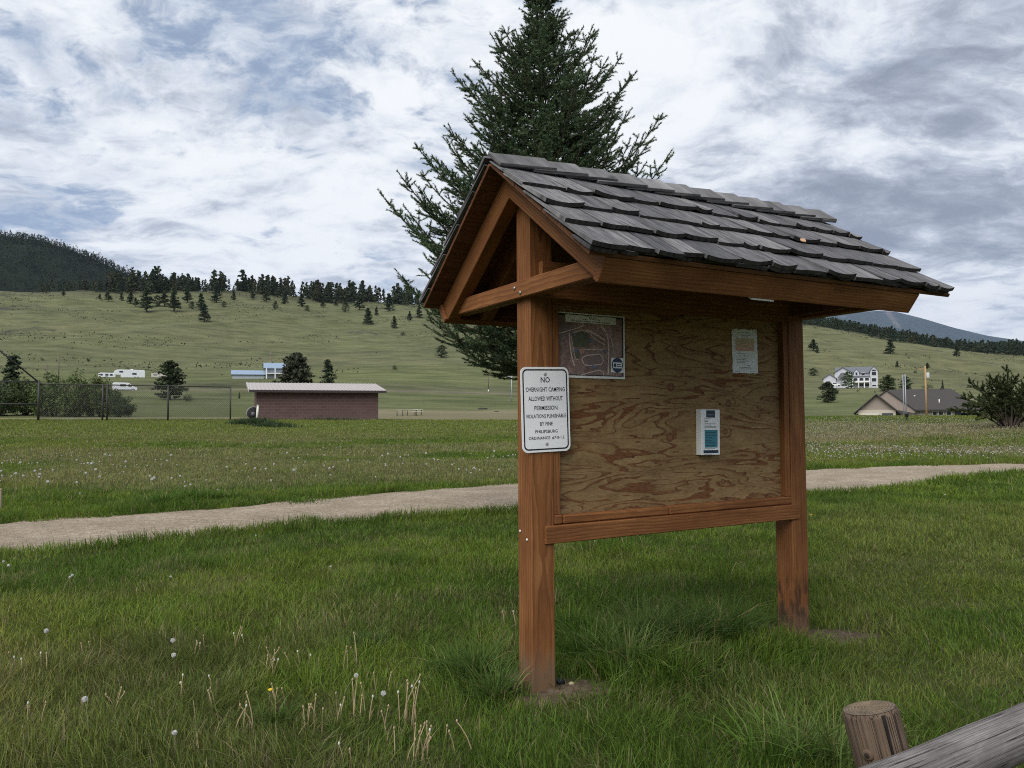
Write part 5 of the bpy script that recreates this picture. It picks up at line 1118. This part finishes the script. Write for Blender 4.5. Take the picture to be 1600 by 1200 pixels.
wood('slope_wood', pl_, [rg.uniform(6,11) for _ in pl_], (.040,.060,.036), 'dark conifer wood covering the upper right slope', 16, 11, 7)
ii, jj = rg.integers(1, LMX.shape[0]-1, 9000), np.concatenate([rg.integers(3, 46, 7600), rg.integers(31, 37, 1400)])
jt = rg.normal(0,5,(9000,2)); pl_ = [(LMX[i,j]+a, LMY[i,j]+b, LMZ[i,j]-1) for i, j, (a,b) in zip(ii, jj, jt)]
pl_ = [p for p in pl_ if p[2] > 20]; wood('mountain_wood', pl_, [rg.uniform(8,13) for _ in pl_], (.034,.050,.030), 'dense dark forest covering the far left hill', 8, 9, 12, ('fir','pine','round'))
# ------------------------------------------------------------------ buildings and things across the valley
class Site:
    """local frame of a distant thing: x right, y away, z up; sizes taken from the photo's pixels at that distance"""
    def __init__(s, px, r, ybase, yaw=0):
        s.p = at(px, r); s.s = r/FPX*1.0; s.px, s.yb, s.rz = px, ybase, -az_of(px)+yaw; s.z0 = EYE+r*tanel(px, ybase)-s.p.z
    def X(s, px): return (px-s.px)*s.s
    def Z(s, py): return (s.yb-py)*s.s+s.z0
def gable_front(x0, x1, zb, ze, zp, y0, y1, wall, roofm, par, ov=.4, th=.22, rname='roof'):
    xm = (x0+x1)/2; b = MB(); M = Matrix(((1,0,0,0),(0,0,-1,y1),(0,1,0,0),(0,0,0,1)))
    b.prism([(x0,zb),(x1,zb),(x1,ze),(xm,zp),(x0,ze)], y1-y0, M); w = b.build('wall', wall, par)
    b = MB(); sl = (zp-ze)/(xm-x0)
    M = Matrix(((1,0,0,0),(0,0,-1,y1+ov),(0,1,0,0),(0,0,0,1)))
    b.prism([(x0-ov,ze-ov*sl+.02),(xm,zp+.02),(x1+ov,ze-ov*sl+.02),(x1+ov,ze-ov*sl+.02+th),(xm,zp+th+.05),(x0-ov,ze-ov*sl+.02+th)], y1-y0+2*ov, M); return w, b.build(rname, roofm, par)
def gable_side(x0, x1, zb, ze, zp, y0, y1, wall, roofm, par, ov=.4, th=.22, hip=0):
    ym = (y0+y1)/2
    if wall: b = MB(); b.span(x0, x1, y0, y1, zb, ze); b.build('wall', wall, par)
    b = MB(); bm = b.bm; sl = (zp-ze)/(ym-y0)
    def v(*c): return bm.verts.new(c)
    E0, E1 = x0-ov, x1+ov; zo = ze-ov*sl
    for dz_, fl in ((.03,1),(.03+th,0)):
        A, B, C_, D_ = v(E0,y0-ov,zo+dz_), v(E1,y0-ov,zo+dz_), v(E1,y1+ov,zo+dz_), v(E0,y1+ov,zo+dz_); P, Q = v(E0,ym,zp+dz_), v(E1-hip,ym,zp+dz_)
        for f in ((A,B,Q,P),(C_,D_,P,Q),(B,C_,Q)): bm.faces.new(f)
        if fl: lo = (A,B,C_,D_,P,Q)
        else: hi = (A,B,C_,D_,P,Q)
    for i, j in ((0,1),(1,2),(2,3),(3,4),(4,0)): bm.faces.new((lo[i],lo[j],hi[j],hi[i]))
    if not wall or True: bm.faces.new((lo[0],lo[4],lo[3]))
    bmesh.ops.recalc_face_normals(bm, faces=bm.faces); return b.build('roof', roofm, par)
def pbox(name, x0, x1, y0, y1, z0, z1, mat, par, bevel=0):
    b = MB(); b.span(x0, x1, y0, y1, z0, z1, bevel); return b.build(name, mat, par)
GLASS = plain('dark window glass', (.03,.035,.045), .12, var=.05, spec=.6); WHT = plain('white painted wall', (.50,.52,.57), .6, var=.05); TRIMW = plain('bright white trim', (.80,.80,.81), .5, var=.03)
SLATE = plain('blue grey shingles', (.135,.145,.165), .8); BROWN = plain('dark brown shingles', (.056,.051,.050), .85, var=.2, scale=8); CREAM = plain('cream siding', (.46,.42,.355), .7, var=.06); PINKT = plain('pinkish tan siding', (.29,.24,.21), .7, var=.07)
def window(x, z, w, h, y, par, wall_y=None, frame=True):
    f = pbox('window', x-w/2-.12, x+w/2+.12, y-.05, y+.02, z-h/2-.12, z+h/2+.12, TRIMW, par); pbox('pane', x-w/2, x+w/2, y-.075, y-.051, z-h/2, z+h/2, GLASS, f); return f
# white house
S = Site(1331, 345, 606.5); h = empty('white_house', tuple(S.p), S.rz, label='large white two storey house with blue grey roof and porch on the right hillside', cat='house'); X, Z = S.X, S.Z
gable_side(X(1312), X(1358), Z(612), Z(585), Z(576.3), 0, 9, WHT, SLATE, h, .5)
gable_front(X(1309.5), X(1331), Z(612), Z(583.5), Z(576.8), -1.2, 6, WHT, SLATE, h, .5, rname='front_roof')
gable_front(X(1355.8), X(1365.5), Z(612), Z(582.5), Z(576.3), -1.6, 7, WHT, SLATE, h, .35, rname='front_roof')
gable_front(X(1294.5), X(1311), Z(612), Z(592), Z(586.2), -2.2, 6, WHT, SLATE, h, .5, rname='garage_roof')
gable_front(X(1335), X(1341.5), Z(589), Z(583.5), Z(579.6), -.6, 3, WHT, SLATE, h, .25, rname='dormer_roof')
b = MB(); b.prism([(X(1313),Z(592.2)),(X(1356),Z(592.2)),(X(1355.5),Z(589.5)),(X(1332),Z(589.5)),(X(1322),Z(584.5)),(X(1318),Z(584.5))], .7, Matrix(((1,0,0,0),(0,0,-1,-2.0),(0,1,0,0),(0,0,0,1)))); b.build('porch_roof', SLATE, h)
pbox('porch_deck', X(1332), X(1356), -2.6, -.02, Z(598.9), Z(598.1), TRIMW, h); pbox('railing', X(1332.5), X(1355.7), -2.62, -2.50, Z(597.9), Z(596.9), TRIMW, h)
for x in (1333,1340.7,1348,1355): pbox('porch_post', X(x)-.14, X(x)+.14, -2.6, -2.35, Z(607), Z(592.3), TRIMW, h)
for x in (1336.8,1344.4,1351.6): window(X(x), Z(594.2), 1.35, 1.1, -.03, h)
for x, y, w, hh in ((1338.2,586.2,.8,1.2),(1346.8,586.3,1.2,1.1)): window(X(x), Z(y), w, hh, -.63 if x < 1342 else -.03, h)
for y, hh in ((586.5,1.5),(595.5,1.4)): window(X(1360.6), Z(y), 1.7, hh, -1.63, h)
b = MB(); b.prism([(X(1360.6)+.8*math.cos(rad(a)), Z(583.1)+.6*math.sin(rad(a))) for a in range(0,181,20)], .04, Matrix(((1,0,0,0),(0,0,-1,-1.62),(0,1,0,0),(0,0,0,1)))); b.build('arched_window', GLASS, h)
for x, w in ((1343.8,1.7),(1351.8,1.4)): window(X(x), Z(602.6), w, .9, -.03, h)
window(X(1360.6), Z(603.4), 1.5, .6, -1.63, h); pbox('garage_door', X(1298), X(1303.5), -2.26, -2.21, Z(608), Z(596.3), plain('dark door panel', (.06,.06,.07), .7), h); pbox('door', X(1327), X(1329.2), -1.27, -1.21, Z(602), Z(594.5), plain('grey door', (.25,.26,.29), .5), h)  # garage door is a plain dark panel
S2 = Site(1305, 338, 604); c = empty('parked_car', tuple(S2.p), S2.rz, label='small white car parked by the garage of the white house', cat='car')
b = MB(); b.prism([(-1.1,.35),(2.3,.35),(2.35,.85),(1.3,1.0),(.7,1.5),(-.8,1.5),(-1.15,1.0)], 1.6, Matrix(((1,0,0,0),(0,0,-1,.8),(0,1,0,S2.z0),(0,0,0,1))), bevel=.06); b.build('body', TRIMW, c)
for x in (-.5,1.6):
    b = MB(); b.lathe([(.05,0),(.33,.01),(.33,.2),(.05,.21)], 14, Matrix.Translation((x,-.70,.33+S2.z0)) @ Matrix.Rotation(math.pi/2,4,'X')); b.build('wheel', plain('tyre', (.02,.02,.02), .8), c)
b = MB(); b.prism([(-.7,1.02),(.95,1.02),(.6,1.42),(-.66,1.42)], .02, Matrix(((1,0,0,0),(0,0,-1,-.802),(0,1,0,S2.z0),(0,0,0,1)))); b.build('side_window', GLASS, c)
# brown roofed house
S = Site(1434, 190, 649); h = empty('brown_house', tuple(S.p), S.rz, label='low cream house with broad dark brown shingle roof beyond the right side of the field', cat='house'); X, Z = S.X, S.Z
gable_side(X(1400), X(1511), Z(652), Z(641.2), Z(613.6), 0, 11, None, BROWN, h, .3, .25, hip=(1512-1474)*S.s)
pbox('wall', X(1431), X(1479), 1.0, 10.8, Z(655), Z(640.6), CREAM, h)
w, r_ = gable_front(X(1362), X(1430), Z(655), Z(641.5), Z(614.4), -.6, 5.4, PINKT, BROWN, h, .35, rname='rear_gable_roof')
w, r_ = gable_front(X(1360.5), X(1407.5), Z(655), Z(641.8), Z(620.5), -4.5, -.62, PINKT, BROWN, h, .9, rname='garage_roof')
pbox('garage_wall', X(1360.7), X(1407.3), -4.72, -4.51, Z(655), Z(641.2), CREAM, h)
b = MB(); b.prism([(X(1404),Z(640.4)),(X(1433.5),Z(646.8)),(X(1433.5),Z(648)),(X(1405),Z(648)),(X(1402),Z(642))], 3.0, Matrix(((1,0,0,0),(0,0,-1,-1.4),(0,1,0,0),(0,0,0,1)))); b.build('entry_roof', BROWN, h)
pbox('garage_door', X(1363), X(1387), -4.78, -4.725, Z(655), Z(645.6), plain('cream panel', (.56,.52,.45), .6), h); pbox('garage_door', X(1390.5), X(1404), -4.78, -4.725, Z(655), Z(645.6), plain('dark door panel', (.06,.06,.07), .7), h)
for x in (1454.5,1462,1471.5): window(X(x), Z(646.3), .75, .75, .97, h)
pbox('patio_door', X(1478.5), X(1486), .9, 1.0, Z(655), Z(642.2), GLASS, h)
for x in (1493.3,1497,1508.3): pbox('porch_post', X(x)-.11, X(x)+.11, .2, .42, Z(655), Z(641), plain('dark stained post', (.05,.045,.042), .7), h)
def on_roof(x, y): return X(x), (Z(y)-Z(641.2))/(Z(613.6)-Z(641.2))*5.5, Z(y)
x, y, z = on_roof(1460.4, 633); b = MB(); b.tube([(x,y-.05,z-.1),(x,y-.05,z+.95)], .10, 8); b.build('vent_pipe', TRIMW, h)
x, y, z = on_roof(1430.5, 624); b = MB(); b.lathe([(.02,-.1),(.16,-.1),(.16,.2),(.22,.22),(.22,.32),(.02,.36)], 10, Matrix.Translation((x,y-.1,z+.1))); b.build('roof_vent', TRIMW, h)
pbox('chimney', X(1462.5), X(1466), 5.2, 5.9, Z(615), Z(610.6), plain('dark brick', (.06,.05,.05), .9), h)
# blue roofed house
S = Site(402, 272, 591); h = empty('blue_roofed_house', tuple(S.p), S.rz, label='pale grey house with light blue metal roof and long low wing beyond the road', cat='house'); X, Z = S.X, S.Z
BLUER = plain('light blue metal roof', (.24,.32,.42), .5, var=.05); PALEG = plain('pale grey siding', (.42,.46,.50), .7, var=.05)
gable_side(X(367), X(411), Z(594), Z(585.3), Z(579.6), 0, 6, PALEG, BLUER, h, .5); gable_side(X(413), X(440), Z(594), Z(575), Z(567.8), .3, 7, PALEG, BLUER, h, .6)
pbox('balcony', X(414), X(440), -1.0, .28, Z(584.3), Z(583.2), TRIMW, h)
for x in (414.5,426.8,439): pbox('porch_post', X(x)-.16, X(x)+.16, -1.0, -.75, Z(594), Z(575.2), TRIMW, h)
pbox('recess_shade', X(416), X(438.5), .22, .31, Z(583), Z(577), plain('blue grey shade panel', (.2,.23,.27), .7), h); pbox('recess_shade', X(416), X(438.5), .22, .31, Z(590.8), Z(585), plain('grey panel', (.27,.29,.31), .7), h)  # flat panels on the wall, shade of porch recesses put into their colour
# block building
S = Site(497, 61, 658.5, rad(7)); bl = empty('block_building', tuple(S.p), S.rz, label='long purple brown concrete block building with ribbed pink metal roof in the field', cat='building'); X, Z = S.X, S.Z
mt, T = new_mat('purple brown split block'); tc = T.n('ShaderNodeTexCoord').outputs['Object']; ox, oy, oz = T.sep(tc)[0:3]
br = T.n('ShaderNodeTexBrick'); T.put(br.inputs['Vector'], T.comb(T.math('ADD', ox, oy), oz, 0)); br.inputs['Scale'].default_value = 1; br.inputs['Brick Width'].default_value = .46; br.inputs['Row Height'].default_value = .225; br.inputs['Mortar Size'].default_value = .016; br.inputs['Mortar Smooth'].default_value = .3
T.put(br.inputs['Color1'], (.098,.056,.054)); T.put(br.inputs['Color2'], (.130,.078,.073)); T.put(br.inputs['Mortar'], (.165,.112,.10))
nz = T.noise(tc, 2.2, 5, .6); c = T.mix(T.range(nz, .35, .7, .30, 0), br.outputs[0], (.10,.062,.062)); c = T.mix(T.range(T.noise(tc, 40, 3, .6), .4, .7, 0, .25), c, (.17,.12,.11))
c = T.mix(T.range(oz, -.1, .45, .45, 0), c, (.12,.105,.085))
BLOCK = finish(mt, T, c, .9, bump=br.outputs['Fac'], bstr=-.5, bdist=.02)
x0, x1 = X(408.5), X(588.5); zb, zt, dp = Z(664), Z(612.5), 3.6
b = MB(); b.prism([(0,zb),(dp,zb),(dp,zt+.62),(0,zt+.05)], x1-x0, Matrix(((0,0,1,x0),(1,0,0,0),(0,1,0,0),(0,0,0,1)))); b.build('wall', BLOCK, bl)
sl = math.atan2(.57, dp); RM = Matrix.Translation((0,0,zt+.08)) @ Matrix.Rotation(sl, 4, 'X')
b = MB(); xa, xb = x0-.55, x1+.55; b.span(xa, xb, -.5, dp+.6, 0, .05, M=RM)
for k in range(37): xx = xa+.02+k*(xb-xa-.04)/36; b.span(xx-.022, xx+.022, -.5, dp+.6, .052, .085, M=RM)
b.build('roof', plain('pale pink metal roof', (.41,.37,.35), .45, var=.04), bl)
b = MB(); b.span(xa, xb, -.56, -.505, -.13, .045, M=RM); b.build('fascia', plain('dark purple trim', (.075,.055,.06), .6), bl)
b = MB(); b.span(xa-.06, xa-.005, -.56, dp+.6, -.12, .085, M=RM); b.build('end_trim', plain('pale metal trim', (.45,.42,.42), .5), bl)
p = gp(400.5, 659, 30); q = Vector((0,0,1)); b = MB(); b.tube([(0,0,-.2),(.10,.02,1.12)], .075, 10); b.tube([(.10,.02,1.12),(.105,.02,1.17)], .09, 10); o = b.build('drain_pipe', plain('pale cream pipe', (.62,.63,.55), .5), None, tuple(p)); tag(o, 'leaning pale cream pipe standing at the left corner of the block building', 'pipe')
p = at(396.5, 61.6); e = empty('parked_machine', tuple(p), -az_of(396), label='dark round machine with pale curved guard parked by the left end of the block building', cat='machine')
b = MB(); b.lathe([(.06,0),(.42,.02),(.46,.10),(.46,.34),(.42,.42),(.06,.44)], 20, Matrix.Translation((0,.1,.46)) @ Matrix.Rotation(math.pi/2,4,'X')); b.build('drum', plain('black rubber', (.02,.02,.022), .8), e)
b = MB(); b.tube([(.50*math.cos(rad(a)),-.2,.47+.50*math.sin(rad(a))) for a in range(60,216,12)], .05, 8); b.build('guard', plain('dull grey guard', (.22,.22,.22), .6), e)
b = MB(); b.lathe([(.02,0),(.17,.01),(.17,.05),(.02,.07)], 12, Matrix.Translation((-.04,-.34,.44)) @ Matrix.Rotation(math.pi/2,4,'X')); b.build('hub', plain('grey hub', (.13,.13,.14), .6), e)
b = MB(); b.span(.05,.55,-.2,.5,.25,.40,.03); b.span(.30,.48,-.1,.3,.4,.85,.03); b.build('frame', plain('black iron', (.02,.02,.022), .5), e)
# ------------------------------------------------------------------ wire fence and backstop
FEN = plain('dark weathered pipe', (.055,.052,.05), .6, .3); WIRE = plain('dull fence wire', (.12,.12,.12), .6, .3)
fe = empty('wire_fence', tuple(at(200,58)), label='tall dark chain link fence with double post and open wire mesh across the field edge', cat='fence'); FO = fe.location.copy()
def ft(px, py, r=58): a = az_of(px); return Vector((r*math.sin(a), r*math.cos(a), EYE+r*tanel(px,py)))-FO
def pole(name, px, y0, y1, rr, mat, par, r=58): b = MB(); b.tube([ft(px,y1,r), ft(px,y0,r)], rr, 8); return b.build(name, mat, par)
tops = [(60,599.5),(162,601),(262,602.8),(360,604.5)]
def topy(px): return float(np.interp(px, [a for a,_ in tops], [b for _,b in tops]))
for px, rr in ((160.3,.062),(167.2,.062),(262.5,.062),(360,.055)): pole('post', px, topy(px)-1, 661, rr, FEN, fe)
b = MB(); b.tube([ft(x, topy(x)+.3) for x in (60,160,262,360)], .038, 8); b.build('top_rail', FEN, fe)
segs = []
for xa, xb in ((61,160),(167.5,262),(263,359.5)):
    A0, A1, B0, B1 = ft(xa,658), ft(xa,topy(xa)+.5), ft(xb,658), ft(xb,topy(xb)+.5); Wd, Ht = (B0-A0).length, (A1-A0).length; st = .13
    def P(u, v): return A0.lerp(B0, u/Wd).lerp(A1.lerp(B1, u/Wd), v/Ht)
    for k in range(int((Wd+Ht)/st)):
        u = k*st; 
        for sg_ in (1,-1):
            # diagonal from (u,0) towards (u-Ht, Ht) clipped to the bay
            ua, va = min(u,Wd), max(0,u-Wd); ub, vb = max(0,u-Ht), min(u,Ht)
            if sg_ < 0: ua, ub = Wd-ua, Wd-ub
            segs.append((P(ua,va), P(ub,vb), .0055, .0055))
V, F = tubes_np(segs, 3); mesh_np('wire_mesh', V, F, WIRE, parent=fe)
bk = empty('backstop', tuple(FO), label='dark pipe backstop with sloping rail running out of the left edge of the photo', cat='backstop')
pole('post', 60, 595.2, 661, .075, FEN, bk)
for n_, pts in (('rail',[(-70,596),(60,596.4)]),('rail',[(-70,631),(60,631.5)]),('sloping_rail',[(-60,502),(60,597.5)])):
    b = MB(); b.tube([ft(*q) for q in pts], .05, 8); b.build(n_, FEN, bk)
for i, (px, w) in enumerate(((108,.55),(305,.6))):
    p = gp(px, 655.2, 40); b = MB(); b.prism(rrect(w*1.6,w,.12), .05); o = b.build('ground_slab', plain('pale slab', (.62,.60,.55), .7), None, (p.x,p.y,p.z-.01)); tag(o, 'pale flat slab on the dirt behind the fence left of the double post' if i == 0 else 'pale flat slab on the dirt behind the right fence bay', 'slab')
# ------------------------------------------------------------------ vehicles on the far bench and road
RVW = plain('white vehicle paint', (.74,.76,.80), .35, var=.03); TYRE = plain('tyre', (.02,.02,.02), .8)
def wheel(par, x, y, z, r=.38): b = MB(); b.lathe([(.05,0),(r,.02),(r,.2),(.05,.22)], 16, Matrix.Translation((x,y,z)) @ Matrix.Rotation(math.pi/2,4,'X')); w = b.build('wheel', TYRE, par); b = MB(); b.lathe([(.02,.221),(r*.55,.222),(r*.5,.24),(.02,.25)], 12, Matrix.Translation((x,y,z)) @ Matrix.Rotation(math.pi/2,4,'X')); b.build('rim', plain('pale grey metal', (.42,.43,.43), .5), w)
XZ = lambda y, z=0: Matrix(((1,0,0,0),(0,0,-1,y),(0,1,0,z),(0,0,0,1)))
S = Site(201, 290, 591.5); e = empty('fifth_wheel_trailer', tuple(S.p), S.rz, label='longest white camper trailer with raised front overhang on the far bench', cat='camper trailer'); X, Z = S.X, S.Z
b = MB(); b.prism([(X(190.5),Z(590.3)),(X(221),Z(590.3)),(X(221),Z(580.5)),(X(219),Z(579.4)),(X(186),Z(579.4)),(X(182.5),Z(581.5)),(X(181),Z(586.8)),(X(190.5),Z(586.8))], 2.4, XZ(1.2), bevel=.08); b.build('body', RVW, e)
for x, y, w, hh in ((191,582.3,1.1,.55),(207.5,585,1.3,.6)):
    b = MB(); b.span(X(x)-w/2, X(x)+w/2, -1.24, -1.205, Z(y)-hh/2, Z(y)+hh/2); b.build('window', GLASS, e)
b = MB(); b.span(X(202.5),X(206),-.4,.4,Z(579.4),Z(578.3),.05); b.build('roof_unit', RVW, e)
for x in (208,212): wheel(e, X(x), -1.0, Z(590.3)-.05)
S = Site(166, 290, 591.5); e = empty('camper_trailer', tuple(S.p), S.rz, label='small rounded white camper trailer left of the longest trailer', cat='camper trailer'); X, Z = S.X, S.Z
b = MB(); b.prism([(X(157),Z(590)),(X(176.8),Z(590)),(X(177),Z(585.5)),(X(175.5),Z(583.7)),(X(158),Z(583.6)),(X(155.5),Z(585.3)),(X(155.3),Z(588))], 2.2, XZ(1.1), bevel=.1); b.build('body', RVW, e)
for x, w in ((159.5,.7),(166,.9),(171.5,.8)): b = MB(); b.span(X(x)-w/2, X(x)+w/2, -1.14, -1.105, Z(587.6), Z(585.2)); b.build('window', GLASS, e)
wheel(e, X(166), -.95, Z(590)-.02)
S = Site(244, 290, 591.5); e = empty('camper_trailer', tuple(S.p), S.rz, label='cream camper trailer partly hidden behind the rounded pine', cat='camper trailer'); X, Z = S.X, S.Z
b = MB(); b.prism([(X(237.5),Z(590)),(X(257),Z(590)),(X(257),Z(584)),(X(238.5),Z(583.3)),(X(237),Z(585))], 2.2, XZ(1.1), bevel=.08); b.build('body', plain('cream vehicle paint', (.55,.53,.48), .4), e)
b = MB(); b.span(X(240), X(244), -1.14, -1.105, Z(587.3), Z(585)); b.build('window', plain('grey glass', (.25,.24,.23), .3), e); wheel(e, X(248), -.95, Z(590)-.02)
S = Site(196, 194, 611.5); e = empty('white_van', tuple(S.p), S.rz, label='white high roof van driving right along the valley road', cat='van'); X, Z = S.X, S.Z
b = MB(); b.prism([(X(179.5),Z(610.2)),(X(210.3),Z(610.2)),(X(210.8),Z(606.8)),(X(208.5),Z(605.6)),(X(204.8),Z(604.8)),(X(200.8),Z(600.6)),(X(198),Z(599.7)),(X(181),Z(599.5)),(X(179.6),Z(601))], 1.9, XZ(.95), bevel=.07); b.build('body', RVW, e)
b = MB(); b.prism([(X(199.3),Z(605)),(X(203.8),Z(605)),(X(200.8),Z(601.8)),(X(199.3),Z(601.6))], .03, XZ(-.952)); b.build('cab_window', GLASS, e)
b = MB(); b.prism([(X(189),Z(604.6)),(X(196),Z(604.6)),(X(196),Z(601.7)),(X(189),Z(601.7))], .03, XZ(-.952)); b.build('side_window', GLASS, e)
b = MB(); b.span(X(182), X(204), -.985, -.952, Z(610.0), Z(609.0)); b.build('sill_trim', plain('grey trim', (.12,.12,.13), .6), e)
b = MB(); b.span(X(209.6), X(211), -.8, -.4, Z(608.2), Z(607.2), .02); b.build('headlight', GLASS, e)
for x in (184.5,205): wheel(e, X(x), -.86, Z(610.2)+.02, .36)
# ------------------------------------------------------------------ poles, benches, odds and ends
GALV = plain('galvanised pole', (.34,.36,.39), .5, .3); PWOOD = plain('dark pole wood', (.13,.105,.085), .85); TANP = plain('tan pole wood', (.40,.25,.125), .85, var=.15)
def pole_thing(px, r, yt, yb, rr, mat, label, arm=None, name='utility_pole', cat='utility pole'):
    p = at(px, r); zt = EYE+r*tanel(px, yt)-p.z; e = empty(name, tuple(p), -az_of(px), label=label, cat=cat)
    b = MB(); b.tube([(0,0,-.8),(0,0,zt)], rr*1.15, 8, rr*.85); b.build('pole', mat, e)
    if arm: b = MB(); b.span(-arm[0], arm[1], -.06, .06, zt-.6, zt-.45); b.build('crossarm', mat, e)
    return e, zt
pole_thing(90.5, 240, 553, 590, .14, PWOOD, 'thin dark utility pole rising above the green bushes on the left')
pole_thing(72, 250, 569, 590, .12, PWOOD, 'short dark utility pole with crossarm behind the left bushes', (.9,.9))
e, zt = pole_thing(424, 300, 549, 582, .15, PWOOD, 'dark pole with small lamp behind the blue roofed house'); b = MB(); b.lathe([(.05,0),(.28,.02),(.22,.25),(.04,.3)], 10, Matrix.Translation((-.4,0,zt-.9))); b.build('lamp', GALV, e); b = MB(); b.tube([(0,0,zt-.65),(-.4,0,zt-.6)], .04, 6); b.build('lamp_arm', GALV, e)
pole_thing(502.5, 200, 575, 604, .11, PWOOD, 'dark pole just left of the neat pointed conifer')
e, zt = pole_thing(763.3, 205, 578, 612, .11, PWOOD, 'thin pole with white foot marker under the spruce branches'); b = MB(); b.lathe([(.14,0),(.14,.6)], 10); b.build('marker_sleeve', TRIMW, e)
pole_thing(799.5, 150, 584, 625, .10, GALV, 'pale pole with crossarm close to the left side of the kiosk post', (.8,.6))
e, zt = pole_thing(1447.5, 168, 572, 650, .17, TANP, 'tan wooden utility pole with grey transformer in front of the brown house', (1.25,.15))
b = MB(); b.lathe([(.05,0),(.27,.03),(.29,.1),(.29,1.0),(.25,1.08),(.05,1.1)], 16, Matrix.Translation((.42,-.1,zt-2.35))); tf = b.build('transformer', plain('light grey enamel', (.50,.53,.56), .4), e); b = MB(); b.lathe([(.03,0),(.06,.02),(.03,.25)], 8, Matrix.Translation((.42,-.1,zt-1.25))); b.build('bushing', plain('grey hub', (.13,.13,.14), .6), tf)
b = MB(); b.tube([(-1.2,-.02,zt-.4),(-.75,-.02,zt-1.5),(-.15,-.02,zt-2.6)], .025, 5); b.build('wire', PWOOD, e)
for px, yt, lb in ((1412.2,585.5,'left of two thin pale metal poles in front of the brown house'),(1415.6,584.5,'right of two thin pale metal poles in front of the brown house')):
    pole_thing(px, 85, yt, 652, .048 if px < 1414 else .055, GALV, lb, None, 'metal_pole', 'pole')
p = gp(1417, 657, 20); e = empty('marker_post', tuple(p), label='short black marker post at the foot of the two metal poles', cat='post'); hh = 9.5*mpp(p)
b = MB(); b.span(-.03,.03,-.03,.03,-.1,hh*.5); b.build('stake', plain('black iron', (.02,.02,.022), .5), e); b = MB(); b.prism([(-.09,hh*.45),(.09,hh*.45),(.13,hh),(-.13,hh)], .05, XZ(.025), bevel=.01); b.build('marker_head', plain('black plastic', (.012,.012,.013), .4), e)
PT = plain('pale picnic board', (.55,.55,.46), .7, var=.1)
def table(px, r, wpx, label):
    p = at(px, r); L = wpx*r/FPX; e = empty('picnic_table', tuple(p), -az_of(px)+.06, label=label, cat='picnic table')
    b = MB()
    for k in range(4): b.span(-L/2, L/2, -.36+k*.185, -.19+k*.185, .60, .645, .004)
    b.build('tabletop', PT, e)
    for y in (-.72,.72): b = MB(); b.span(-L/2, L/2, y-.12, y+.12, .38, .42, .004); b.build('seat', PT, e)
    for x in (-L*.36,L*.36): b = MB(); b.tube([(x,-.70,.37),(x,-.28,.37),(x,-.28,.60),(x,.28,.60),(x,.28,.37),(x,.70,.37)], .022, 6); b.tube([(x,-.5,-.1),(x,-.45,.37)], .022, 6); b.tube([(x,.5,-.1),(x,.45,.37)], .022, 6); b.build('leg_frame', plain('dark weathered pipe', (.055,.052,.05), .6, .3), e)
table(624.8, 84, 12, 'shortest pale picnic table, nearest the block building'); table(643.5, 84, 19, 'middle pale picnic table in the row right of the block building'); table(653.5, 86, 14, 'right hand pale picnic table overlapping the middle one')
for px, y, w, h_, lb in ((754,639.5,1.1,.32,'long low dark boulder on the far green beyond the picnic tables'),(775.5,643.3,.55,.2,'small dark boulder right of the long low boulder')):
    p = gp(px, y, 40); sc = mpp(p); b = MB(); W2 = 7*sc*w/1.1; b.lathe([(.1,-.1),(W2*.97,0),(W2,.10*W2*2),(W2*.7,.3*W2),(W2*.2,.38*W2)], 12, wob=.09, seed=int(px)); o = b.build('boulder', plain('dark boulder', (.05,.048,.042), .9), None, tuple(p)); tag(o, lb, 'rock')
p = gp(0, 797); b = MB(); b.span(-.03,.03,-.02,.02,-.15,.30,.004,axis=2); b.span(-.032,.032,-.022,.022,.301,.33,.008); o = b.build('wooden_stake', plain('pale stake wood', (.42,.33,.22), .8), None, (p.x-.012,p.y,p.z)); tag(o, 'short pale wooden stake at the left edge above the path', 'stake')
# the wide many-stemmed shrub at the right edge
p = gp(1577, 669, 20); sc = mpp(p); H = 76*sc; rs = random.Random(12); rng = np.random.default_rng(12)
e = empty('wide_shrub', tuple(p), label='big dark feathery shrub with many bare lower stems at the right edge of the field', cat='shrub'); segs, S0, S1, sc_ = [], [], [], []
for i in range(34):
    a = rs.uniform(0,6.28); sp_ = abs(rs.gauss(.42,.26)); q = Vector((math.cos(a)*.12*H*rs.random(), math.sin(a)*.12*H*rs.random(), -.05)); d = Vector((math.cos(a)*sp_, math.sin(a)*sp_, 1)).normalized(); L = H*rs.uniform(.75,1.05)*(1 if sp_ < .6 else .9); m_ = 9; r0 = H*.016
    for j in range(m_):
        nd = (d+Vector((math.cos(a),math.sin(a),0))*.045*j*sp_*1.6+Vector((rs.uniform(-.1,.1),rs.uniform(-.1,.1),rs.uniform(-.05,.05)))).normalized(); nx = q+nd*L/m_; segs.append((q.copy(), nx.copy(), r0*(1-j/m_)+.006, r0*(1-(j+1)/m_)+.006))
        if j >= 2:
            for _ in range(6 if j > 3 else 3):
                sd_ = Vector((rs.gauss(0,1),rs.gauss(0,1),rs.gauss(.25,.7))).normalized(); l2 = H*rs.uniform(.06,.17); st = q.lerp(nx, rs.random()); e2 = st+(sd_+nd*.9).normalized()*l2; S0.append(tuple(st)); S1.append(tuple(e2)); sc_.append(rs.uniform(.7,1.3))
        q = nx; d = nd
V, F = tubes_np(segs, 5); mesh_np('stems', V, F, TRUNK, smooth=True, parent=e)
S0, S1 = np.array(S0), np.array(S1); tn = np.array(sc_)[:,None]; V, F, c = needles(S0, S1, 240, .075*H/2.8, .034*H/2.8, np.array([[.060,.078,.030]])*tn, rng, 1.0); mesh_np('crown', V, F, LEAFM, c, parent=e)
